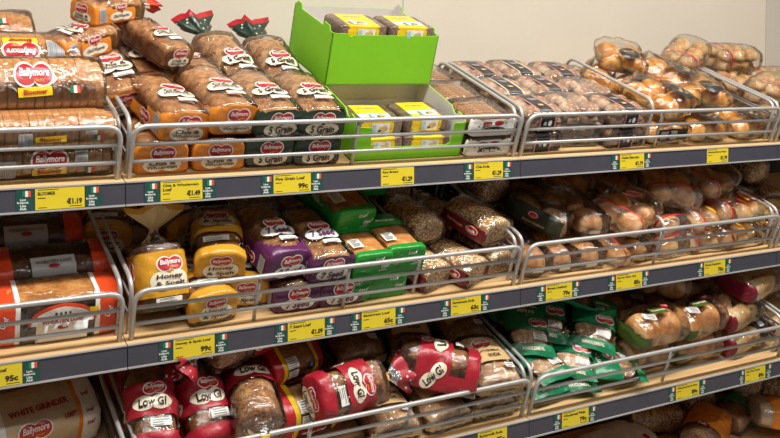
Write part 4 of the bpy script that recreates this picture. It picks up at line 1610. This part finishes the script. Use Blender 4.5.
CH = 'chia wholegrain loaf with orange end '
put('chia', 0, 0.112, 0.165, 0.0, 0, 0, 0, CH + 'standing on the board beside the bloomer divider', 'bread')
put('chia', 0, 0.250, 0.168, 0.0, -2, 0, 0, CH + 'standing on the board beside the five grain loaves', 'bread')
put('chia', 0, 0.130, 0.180, 0.100, 10, 4, 8, CH + 'tipped over the loaf beside the bloomer divider', 'bread')
put('chia', 0, 0.262, 0.185, 0.100, 8, 4, 4, CH + 'resting on top beside the upper five grain loaf', 'bread')
put('chia', 0, 0.112, 0.43, 0.0, 0, 0, 0, CH + 'in the rear row on the board by the divider', 'bread')
put('chia', 0, 0.250, 0.43, 0.0, 0, 0, 0, CH + 'in the rear row by the five grain', 'bread')
put('chia', 0, 0.048, 0.350, 0.115, 12, 14, -10, CH + 'and clear rounded top leaning over the divider', 'bread')
put('chia2', 0, 0.180, 0.425, 0.110, 4, 12, 0, CH + 'half hidden behind the two tipped loaves', 'bread')
put('chia2', 0, 0.300, 0.415, 0.115, 188, 4, 0, 'chia wholegrain loaf with red crumpled tail between tipped and five grain loaves', 'bread', s=0.9)
put('chia_clear', 0, 0.165, 0.425, 0.215, 25, 8, 6, 'brown loaf with red oval logo lying crosswise on top of the chia pile', 'bread', s=0.78)
put('chia3', 0, -0.050, 0.395, 0.205, -55, 4, -6, 'orange bagged chia loaf with barcode, fallen across the divider', 'bread', s=0.82)
put('chia3', 0, 0.045, 0.490, 0.275, -60, 0, -4, 'orange bagged chia loaf on its side, highest of the pile', 'bread', s=0.72)
GR = 'five grain loaf with dark green end '
put('grain', 0, 0.388, 0.165, 0.0, 0, 0, 0, GR + 'on the board beside the orange chia loaves', 'bread')
put('grain', 0, 0.530, 0.165, 0.0, 0, 0, 0, GR + 'on the board beside the green carton', 'bread')
put('grain', 0, 0.392, 0.160, 0.098, 3, 4, 0, GR + 'stacked second beside the orange chia loaves', 'bread')
put('grain', 0, 0.530, 0.160, 0.098, -3, 4, 0, GR + 'stacked second beside the green carton', 'bread')
put('grain2', 0, 0.39, 0.43, 0.0, 0, 0, 0, GR + 'in the rear row below, behind the chia side', 'bread')
put('grain2', 0, 0.53, 0.43, 0.0, 0, 0, 0, GR + 'in the rear row below, behind the carton side', 'bread')
put('grain2', 0, 0.385, 0.425, 0.105, 10, 16, 0, GR + 'and raised crumpled green tail, nearer the chia loaves', 'bread')
put('grain2', 0, 0.530, 0.430, 0.105, 0, 14, 0, GR + 'and raised crumpled green tail, nearer the carton', 'bread')

put('carton', 0, 0.855, 0.195, 0.001, 0, 0, 0, 'open bright green display carton with cut-out front, standing on the board', 'carton')
put('carton_full', 0, 0.852, 0.430, 0.152, 0, 0, 0, 'tall bright green display carton stacked on top of the open one', 'carton')
RY = 'yellow wrapped rye bread, '
for i, (x, d, h, ky, yw, t) in enumerate((
        (0.765, 0.135, 0.006, 'rye2', 2, 'low in the open green carton beside the five grain side'), (0.94, 0.135, 0.006, 'rye2', -3, 'low in the open green carton beside the chia soda side'),
        (0.762, 0.150, 0.060, 'rye', -2, 'second layer of the open carton, five grain side'), (0.94, 0.165, 0.060, 'rye', 2, 'second layer of the open carton, chia soda side'),
        (0.765, 0.27, 0.006, 'rye', 0, 'rear bottom of the open carton, five grain side'), (0.94, 0.28, 0.006, 'rye', 0, 'rear bottom of the open carton, chia soda side'),
        )):
    put(ky, 0, x, d, h, yw, 0, 0, RY + t, 'rye bread')
for i, (x, d, h, ky, t) in enumerate((
        (0.765, 0.355, 0.184, 'rye', 'bottom layer of the stacked carton, five grain side'), (0.94, 0.355, 0.184, 'rye2', 'bottom layer of the stacked carton, wall seam side'),
        (0.765, 0.355, 0.238, 'rye', 'middle layer of the stacked carton, five grain side'), (0.94, 0.355, 0.238, 'rye2', 'middle layer of the stacked carton, wall seam side'),
        (0.768, 0.346, 0.292, 'rye2', 'peeping over the rim of the stacked carton, notched side'), (0.942, 0.346, 0.292, 'rye', 'peeping over the rim of the stacked carton, smooth side'))):
    put(ky, 0, x, d, h, 1, 0, 0, RY + t, 'rye bread')

for r in range(3):
    for l in range(2):
        nm = ('front', 'middle', 'rear')[r]
        put('chiasoda', 0, 1.142, 0.115 + r * 0.165, l * 0.070, (1, -2, 2)[r], 0, 0,
            'chia soda pack with white printed end, %s row, %s layer beside the carton' % (nm, ('lower', 'upper')[l]), 'bread')

CL = 'clear clamshell of oat biscuits, '
for c, (x, d0) in enumerate(((1.366, 0.125), (1.551, 0.145), (1.736, 0.125))):
    for r in range(3):
        for l in range(2):
            if r == 2 and l == 0 and c == 2:
                pass
            put('clam_plain' if (c == 1 and r == 0) or (c == 2 and r == 1) else ('clam_cream' if (c + r) % 2 else 'clam'), 0, x, d0 + r * 0.172, l * 0.0745, (1, -2, 3)[(c + r) % 3], 0, 0,
                CL + '%s column, %s row, %s layer' % (('chia soda side', 'middle', 'brioche side')[c], ('front', 'second', 'last')[r], ('lower', 'upper')[l]), 'biscuits')

BR = 'bag of glazed brioche buns with charcoal label, '
put('brioche_front', 0, 1.965, 0.155, 0.0, 2, 0, 0, BR + 'square front label, by the clamshell rails', 'buns')
put('brioche', 0, 2.190, 0.155, 0.0, 0, 0, 0, BR + 'bottom layer, middle of the rails', 'buns')
put('brioche2', 0, 2.390, 0.165, 0.0, 10, 0, 0, BR + 'bottom layer beside the basket end', 'buns')
put('brioche2', 0, 2.010, 0.215, 0.088, 20, 6, 0, BR + 'second layer above the square-label bag', 'buns')
put('brioche', 0, 2.225, 0.235, 0.088, -25, 4, 0, BR + 'second layer towards the basket end', 'buns')
put('brioche', 0, 1.965, 0.40, 0.0, 0, 0, 0, BR + 'rear row on the board by the clamshells', 'buns')
put('brioche2', 0, 2.19, 0.41, 0.0, 0, 0, 0, BR + 'rear row on the board, middle', 'buns')
put('brioche', 0, 1.970, 0.385, 0.095, 35, 8, 0, BR + 'third layer just behind the divider', 'buns')
put('brioche2', 0, 1.945, 0.540, 0.045, 10, 0, 0, BR + 'at the back, seen over the clamshells', 'buns', s=0.85)
put('brioche2', 0, 2.030, 0.455, 0.165, -30, 8, 0, BR + 'highest of the pile, before the wall', 'buns', s=0.85)
put('brioche', 0, 2.150, 0.350, 0.120, 30, 10, 0, BR + 'beside the red-striped seeded rolls', 'buns')

SB = 'clear bag of seeded rolls with red stripe, '
put('sbap', 0, 2.48, 0.53, 0.105, -58, 10, 0, SB + 'tipped up beside the brioche pile', 'rolls')
put('sbap2', 0, 2.77, 0.54, 0.100, -86, 0, 0, SB + 'lying crosswise behind the top divider rail', 'rolls')
put('sbap', 0, 2.38, 0.40, 0.055, -100, 0, 0, SB + 'low behind the basket end rail', 'rolls')
put('sbap2', 0, 2.65, 0.41, 0.055, -70, 0, 0, SB + 'past the basket end, second in its row', 'rolls')
put('sbap', 0, 2.72, 0.28, 0.055, -65, 0, 0, SB + 'past the basket end, front of its row', 'rolls')
put('sbap2', 0, 2.96, 0.47, 0.06, -80, 0, 0, SB + 'past the basket end, by the wall corner', 'rolls')
put('sbap', 0, 2.66, 0.14, 0.0, -90, 0, 0, SB + 'past the basket end, lowest at its rails', 'rolls')
put('tan_bag', 0, 2.40, 0.45, 0.0, 60, 0, 0, 'bag of tan seeded buns on the board under the striped rolls', 'rolls')

# ---- second level
put('wheaten', 1, -0.160, 0.120, 0.0, 0, 0, 0, 'dark wheaten loaf with orange ends and golden crust at the front rails', 'bread')
put('wheaten2', 1, -0.150, 0.275, 0.015, 2, 10, 0, 'dark wheaten loaf with silver label, just behind the golden-crusted one', 'bread')
put('wheaten2', 1, -0.190, 0.415, 0.035, -1, 10, 0, 'dark wheaten loaf with silver label, third back from the rails', 'bread')
put('wheaten2', 1, -0.42, 0.15, 0.0, 80, 0, 0, 'dark wheaten loaf turned end-on beside the golden-crusted one', 'bread')
put('wheaten2', 1, -0.175, 0.55, 0.03, 0, 0, 0, 'dark wheaten loaf at the very back of its basket', 'bread')

HO = 'honey and spelt loaf in yellow bag, '
put('honey_stand', 1, 0.105, 0.185, -0.002, 4, 56, 0, HO + 'standing on end with twisted tail upward', 'bread')
put('honey', 1, 0.222, 0.150, 0.0, 6, 0, 0, HO + 'lying end-on beside the standing one', 'bread')
put('honey', 1, 0.345, 0.185, 0.0, -6, 0, 0, HO + 'lower one against the purple seven seed loaves', 'bread')
put('honey', 1, 0.312, 0.215, 0.098, -12, 8, -4, HO + 'upper one tilted against the purple seven seed loaves', 'bread')
put('honey', 1, 0.215, 0.43, 0.06, 20, 0, 0, HO + 'in shade behind the standing one', 'bread')
put('honey', 1, 0.08, 0.45, 0.06, -12, 0, 0, HO + 'in deep shade next to the divider', 'bread')

SE = 'seven seed loaf with purple end, '
put('seven', 1, 0.462, 0.170, 0.0, 0, 0, 0, SE + 'on the board beside the honey loaves', 'bread')
put('seven', 1, 0.602, 0.165, 0.0, 0, 0, 0, SE + 'on the board beside the green loaves', 'bread')
put('seven2', 1, 0.448, 0.185, 0.098, 6, 5, 0, SE + 'stacked second with deep purple side, beside the honey loaves', 'bread')
put('seven', 1, 0.588, 0.180, 0.098, 2, 5, 0, SE + 'stacked second beside the green loaves', 'bread')
put('seven', 1, 0.470, 0.44, 0.098, 0, 0, 0, SE + 'shaded in the back row, honey side', 'bread')
put('seven', 1, 0.625, 0.44, 0.098, 0, 0, 0, SE + 'shaded in the back row, green loaf side', 'bread')
put('seven', 1, 0.470, 0.44, 0.0, 0, 0, 0, SE + 'bottom of the back row, honey side', 'bread')
put('seven', 1, 0.615, 0.44, 0.0, 0, 0, 0, SE + 'bottom of the back row, green loaf side', 'bread')

MU = 'multigrain loaf in bright green wrapper, '
put('multi', 1, 0.672, 0.145, 0.0, 0, 0, 0, MU + 'bottom layer next to the purple loaves', 'bread', s=0.88)
put('multi', 1, 0.800, 0.150, 0.0, 0, 0, 0, MU + 'bottom layer next to the oat soda divider', 'bread', s=0.9)
put('multi', 1, 0.690, 0.150, 0.086, 2, 0, 0, MU + 'upper layer, half hidden by the purple loaves', 'bread', s=0.88)
put('multi', 1, 0.808, 0.155, 0.088, 0, 0, 0, MU + 'upper layer with toasted window beside the oat soda divider', 'bread', s=0.9)
put('multi', 1, 0.692, 0.305, 0.138, 10, 10, 0, MU + 'on top of the stack, end panel facing out', 'bread')
put('multi', 1, 0.850, 0.455, 0.150, 0, 0, 0, MU + 'dim at the back of the green stack', 'bread')
put('multi', 1, 0.76, 0.44, 0.0, 0, 0, 0, MU + 'bottom of the rear row', 'bread')

FA = 'farmhouse soda loaf strewn with oats, '
for i, (ky, x, d, h, yw, t) in enumerate((
        ('farm', 0.960, 0.150, 0.0, 18, 'bottom one against the green loaf divider'), ('farm', 1.085, 0.140, 0.0, 24, 'bottom one with dark red end at the rails'),
        ('farm2', 1.185, 0.170, 0.0, 10, 'bottom one in the basket corner'), ('farm', 1.170, 0.200, 0.090, 14, 'upper one with bright oats in the basket corner'),
        ('farm2', 0.955, 0.265, 0.080, 10, 'upper one against the green loaf divider'), ('farm', 1.145, 0.345, 0.035, 24, 'second row beside the basket end divider'),
        ('farm2', 1.090, 0.455, 0.055, 22, 'third row in the middle of the column'), ('farm2', 0.955, 0.40, 0.0, 8, 'second row on the board by the green loaves'),
        ('farm', 0.975, 0.48, 0.09, 20, 'dim at the back by the green loaves'))):
    put(ky, 1, x, d, h, yw, 0, 0, FA + t, 'bread')

BS = 'brown soda bread in clear bag, '
put('unsliced', 1, 1.345, 0.155, 0.0, 0, 0, 0, BS + 'lower row in the corner next to the oat soda', 'bread')
put('unsliced2', 1, 1.462, 0.155, 0.0, 0, 0, 0, BS + 'lower row, middle of three', 'bread')
put('unsliced', 1, 1.582, 0.160, 0.0, -3, 0, 0, BS + 'lower row next to the burger buns', 'bread')
put('softround', 1, 1.475, 0.225, 0.092, 28, 4, 0, 'pair of pale soda rounds with olive end label on top of the brown soda', 'bread', s=0.88)
put('unsliced2', 1, 1.555, 0.325, 0.095, 20, 0, 0, BS + 'second layer beside the olive-labelled bag', 'bread')
put('unsliced', 1, 1.640, 0.235, 0.100, -6, 0, 0, BS + 'second layer with square crimped end beside burger buns', 'bread')
put('unsliced2', 1, 1.36, 0.43, 0.0, 0, 0, 0, BS + 'rear row in the corner', 'bread')
put('softround', 1, 1.53, 0.46, 0.16, 25, 0, 0, 'pair of pale soda rounds dim at the back under the upper shelf', 'bread')
put('brown_bag', 1, 1.33, 0.45, 0.12, 10, 0, 0, 'brown oat loaf dim at the back by the oat soda divider', 'bread')
put('unsliced', 1, 1.58, 0.42, 0.0, 0, 0, 0, BS + 'rear row behind the burger buns', 'bread')

BU = 'bag of burger buns with red stripe, '
put('burger', 1, 1.745, 0.130, 0.0, -80, 0, 0, BU + 'lowest, end-on at the rails beside brown soda', 'buns')
put('burger2', 1, 1.800, 0.175, 0.092, -66, 6, 0, BU + 'second layer with printed red panel', 'buns')
put('finger', 1, 1.975, 0.160, 0.0, 4, 0, 0, 'bag of soft rolls with red stripe, lower, beside the small divider', 'rolls')
put('finger2', 1, 1.985, 0.195, 0.085, 6, 5, 0, 'bag of soft rolls with red stripe, upper, beside the small divider', 'rolls')
put('finger', 1, 2.180, 0.130, 0.0, -92, 0, 0, 'bag of soft rolls lying crosswise at the rails, left of the pair', 'rolls')
put('finger2', 1, 2.375, 0.130, 0.0, -88, 0, 0, 'bag of soft rolls lying crosswise at the rails by the basket end', 'rolls')
put('finger2', 1, 2.190, 0.165, 0.080, -84, 0, 0, 'bag of soft rolls, second layer crosswise near the small divider', 'rolls')
put('finger', 1, 2.370, 0.175, 0.080, -95, 0, 0, 'bag of soft rolls, second layer crosswise near the basket end', 'rolls')
put('burger', 1, 2.120, 0.260, 0.145, -30, 10, 0, BU + 'third layer, round bun facing out', 'buns')
put('burger2', 1, 2.300, 0.270, 0.150, -75, 6, 0, BU + 'third layer beside the basket end', 'buns')
put('burger', 1, 1.74, 0.42, 0.105, -80, 0, 0, BU + 'back row over the brown soda', 'buns')
put('burger2', 1, 1.94, 0.45, 0.100, 30, 0, 0, BU + 'back row in the middle', 'buns')
put('finger', 1, 2.06, 0.50, 0.215, 80, 0, 0, 'bag of soft rolls close under the upper shelf', 'rolls')
put('finger2', 1, 2.20, 0.47, 0.130, 70, 0, 0, 'bag of soft rolls dim in the back row', 'rolls')
put('burger', 1, 1.75, 0.44, 0.0, -85, 0, 0, BU + 'back row on the board', 'buns')
put('burger2', 1, 2.1, 0.44, 0.0, 0, 0, 0, BU + 'back row on the board past the divider', 'buns')
put('amber', 1, 2.425, 0.335, 0.06, 30, 0, 0, 'amber printed roll bag tucked by the basket end divider', 'rolls')
put('amber', 1, 2.60, 0.16, 0.0, 20, 0, 0, 'amber printed roll bag past the basket end', 'rolls')
put('tan_bag', 1, 2.72, 0.16, 0.0, 0, 0, 0, 'bag of tan seeded buns past the basket end on the second level', 'rolls')

put('brown_bag', 1, 2.62, 0.38, 0.0, 20, 0, 0, 'brown oat loaf bag in shade past the basket end, second level', 'bread')
put('brown_bag', 1, 2.80, 0.36, 0.0, 0, 0, 0, 'brown oat loaf bag deeper past the basket end, second level', 'bread')
put('brown_bag', 1, 2.70, 0.44, 0.11, 10, 0, 0, 'brown oat loaf bag on top of two others past the basket end', 'bread')

# ---- third level
put('grinder', 2, -0.190, 0.345, 0.0, 8, 12, 0, 'white grinder loaf in tan paper with white ends, at the front', 'bread')
put('grinder2', 2, -0.210, 0.520, 0.045, 4, 6, 0, 'white grinder loaf in tan paper, shaded behind the front one', 'bread')
LG = 'low GI loaf in red bag, '
put('lowgi', 2, 0.110, 0.205, 0.100, -6, 30, -6, LG + 'leaning up beside the divider with cream banner', 'bread', s=0.88)
put('lowgi_flat', 2, 0.232, 0.215, 0.095, 4, 30, 4, LG + 'leaning up, second from the divider', 'bread', s=0.88)
put('lowgi2', 2, 0.09, 0.44, 0.080, 12, 0, 0, LG + 'shaded behind the leaning one at the divider', 'bread')
put('lowgi_tail', 2, 0.330, 0.265, 0.185, 112, 0, 0, LG + 'clear tied end outward with yellow clip, under the shelf', 'bread')
put('lowgi_tail', 2, 0.335, 0.150, 0.070, 172, 0, 0, LG + 'clear tied end outward, in front of the yellow-banded loaf', 'bread')
put('lowgi', 2, 0.24, 0.44, 0.10, -8, 0, 0, LG + 'dim behind the second leaning one', 'bread')
WH = 'toasted white loaf with yellow bands, '
put('whiteloaf', 2, 0.498, 0.275, 0.120, 14, 24, 0, WH + 'tilted on top beside the red bags', 'bread', s=0.85)
put('whiteloaf', 2, 0.525, 0.185, 0.040, 6, 12, 0, WH + 'lower one with red name patch', 'bread')
put('whiteloaf', 2, 0.56, 0.45, 0.08, 0, 0, 0, WH + 'dim behind under the shelf above', 'bread')
put('whiteloaf', 2, 0.60, 0.50, 0.175, 0, 0, 0, WH + 'close under the shelf above', 'bread')
put('lowgi', 2, 0.620, 0.150, 0.095, -82, 0, 42, LG + 'lying sideways with crumpled red tail over the buttermilk soda', 'bread', s=0.9)
put('lowgi_flat', 2, 0.960, 0.125, 0.082, 55, 0, 22, LG + 'lying across the buttermilk soda with two bag folds', 'bread')
BM = 'buttermilk soda loaf with kraft label, '
for i, (ky, x, d, h, yw, pt, t) in enumerate((
        ('butter', 1.130, 0.145, 0.085, -4, 6, 'upper one in the basket corner with bright label'), ('butter2', 1.135, 0.135, 0.0, 0, 0, 'lower one in the basket corner'),
        ('butter', 0.955, 0.130, 0.0, 4, 0, 'lower one below the lying red bag'), ('butter2', 0.780, 0.130, 0.0, -2, 0, 'lower one below the crumpled red tail'),
        ('butter', 0.975, 0.335, 0.075, -14, 10, 'middle one with label tilted, behind the lying red bag'), ('butter2', 0.775, 0.385, 0.095, 0, 8, 'shaded one behind the sideways red bag'),
        ('butter', 1.150, 0.350, 0.095, 4, 8, 'shaded one behind the basket corner'), ('butter2', 0.97, 0.50, 0.13, 0, 0, 'dim one at the back of the column'),
        ('butter', 1.145, 0.33, 0.0, 0, 0, 'bottom of the second row in the corner'), ('butter2', 0.79, 0.33, 0.0, 0, 0, 'bottom of the second row by the red bags'),
        ('butter', 0.965, 0.33, 0.0, 0, 0, 'bottom of the second row in the middle'))):
    put(ky, 2, x, d, h, yw, pt, 0, BM + t, 'bread')

PI = 'dark green bag of wholemeal pittas, '
for i, (ky, x, d, h, yw, pt, rl, t) in enumerate((
        ('pitta', 1.360, 0.135, 0.0, 6, 0, 0, 'bottom one in the basket corner'), ('pitta2', 1.530, 0.135, 0.0, -14, 0, 0, 'bottom one under the crossed bags'),
        ('pitta', 1.365, 0.160, 0.055, 10, 4, 0, 'second one up in the basket corner'), ('pitta2', 1.400, 0.245, 0.115, -20, 16, 0, 'tilted one facing out above the corner'),
        ('pitta', 1.530, 0.175, 0.075, -30, 12, 0, 'turned one at the rail with red logo'), ('pitta2', 1.655, 0.205, 0.120, -38, 20, 0, 'tilted one beside the moss green bun bags'),
        ('pitta_back', 1.605, 0.325, 0.190, 60, 10, 12, 'brown back upward lying over the others'), ('pitta', 1.500, 0.330, 0.135, -30, 18, 0, 'shaded one with red logo behind the tilted pair'),
        ('pitta2', 1.390, 0.400, 0.120, 20, 10, 0, 'shaded one along the divider'), ('pitta', 1.690, 0.105, 0.025, 70, 0, 0, 'flat one lying along the top rail'),
        ('pitta2', 1.520, 0.45, 0.165, 40, 6, 0, 'dim one at the back under the shelf'), ('pitta', 1.38, 0.38, 0.0, 0, 0, 0, 'bottom of the rear row in the corner'),
        ('pitta2', 1.56, 0.38, 0.0, 0, 0, 0, 'bottom of the rear row in the middle'), ('pitta', 1.56, 0.38, 0.06, 10, 0, 0, 'second in the rear row'),
        ('pitta', 1.72, 0.36, 0.0, 0, 0, 0, 'bottom of the rear row near the moss bags'))):
    put(ky, 2, x, d, h, yw, pt, rl, PI + t, 'pittas')
MO = 'wholemeal bun bag with moss green end, '
put('moss', 2, 1.865, 0.130, 0.105, 94, 0, 0, MO + 'upper one above the rail beside the pittas', 'buns')
put('moss2', 2, 1.850, 0.150, 0.0, 90, 0, 0, MO + 'lower one behind the rails beside the pittas', 'buns')
put('moss2', 2, 2.115, 0.165, 0.105, 98, 0, 0, MO + 'upper one beside the maroon roll bags', 'buns')
put('moss', 2, 2.105, 0.150, 0.0, 90, 0, 0, MO + 'lower one behind the rails beside the maroon bags', 'buns')
put('moss2', 2, 2.020, 0.320, 0.160, 60, 0, 0, MO + 'shaded with dark lettering in the second row', 'buns')
put('moss', 2, 1.80, 0.40, 0.150, 120, 0, 0, MO + 'shaded behind the upper pitta side one', 'buns')
put('tan_bag', 2, 1.705, 0.455, 0.195, 20, 0, 0, 'bag of tan seeded buns close under the second level price labels', 'buns')
put('moss', 2, 1.83, 0.40, 0.0, 90, 0, 0, MO + 'bottom of the rear row near the pittas', 'buns')
put('moss2', 2, 2.1, 0.40, 0.0, 90, 0, 0, MO + 'bottom of the rear row near the maroon bags', 'buns')
HD = 'bag of hot dog rolls with maroon end, '
put('hotdog', 2, 2.345, 0.150, 0.0, 100, 0, 0, HD + 'lowest, behind the rails', 'rolls')
put('hotdog', 2, 2.330, 0.185, 0.090, 104, 0, 0, HD + 'second layer above the lowest', 'rolls')
put('hotdog', 2, 2.475, 0.235, 0.170, 104, 0, 0, HD + 'third layer near the basket end', 'rolls')
put('hotdog', 2, 2.370, 0.385, 0.180, 106, 0, 0, HD + 'rear one under the shelf above', 'rolls')
put('hotdog', 2, 2.35, 0.40, 0.08, 95, 0, 0, HD + 'rear row, second layer', 'rolls')
put('hotdog', 2, 2.35, 0.40, 0.0, 90, 0, 0, HD + 'rear row, on the board', 'rolls')
put('hotdog', 2, 2.66, 0.2, 0.0, 95, 0, 0, HD + 'past the basket end on the third level', 'rolls')

# ---- base deck
put('orange_bag', 3, 2.34, 0.33, 0.0, -60, 0, 0, 'orange printed bread bag on the base deck below the bun labels', 'bread')
put('green_bag', 3, 2.60, 0.40, 0.0, -70, 0, 0, 'green and clear bread bag on the base deck', 'bread')
put('clear_orange', 3, 2.68, 0.23, 0.03, 60, 6, 0, 'shiny clear wrap with orange patch on the base deck', 'bread')
put('dark_round', 3, 2.475, 0.50, 0.0, 0, 0, 0, 'round brown loaf in shade on the base deck behind the orange bag', 'bread')
put('dark_round', 3, 2.76, 0.51, 0.03, 0, 0, 0, 'round brown loaf in shade on the base deck behind the green bag', 'bread')
put('brown_bag', 3, 2.95, 0.45, 0.03, 60, 0, 0, 'brown oat loaf bag in shade at the far end of the base deck', 'bread')
put('brown_bag', 3, 2.22, 0.46, 0.0, 70, 0, 0, 'brown oat loaf bag in shade beside the orange bag', 'bread')
put('white_wrap', 3, 1.93, 0.40, 0.0, -80, 0, 0, 'white wrapped flat packet on the base deck below the pittas', 'bread')
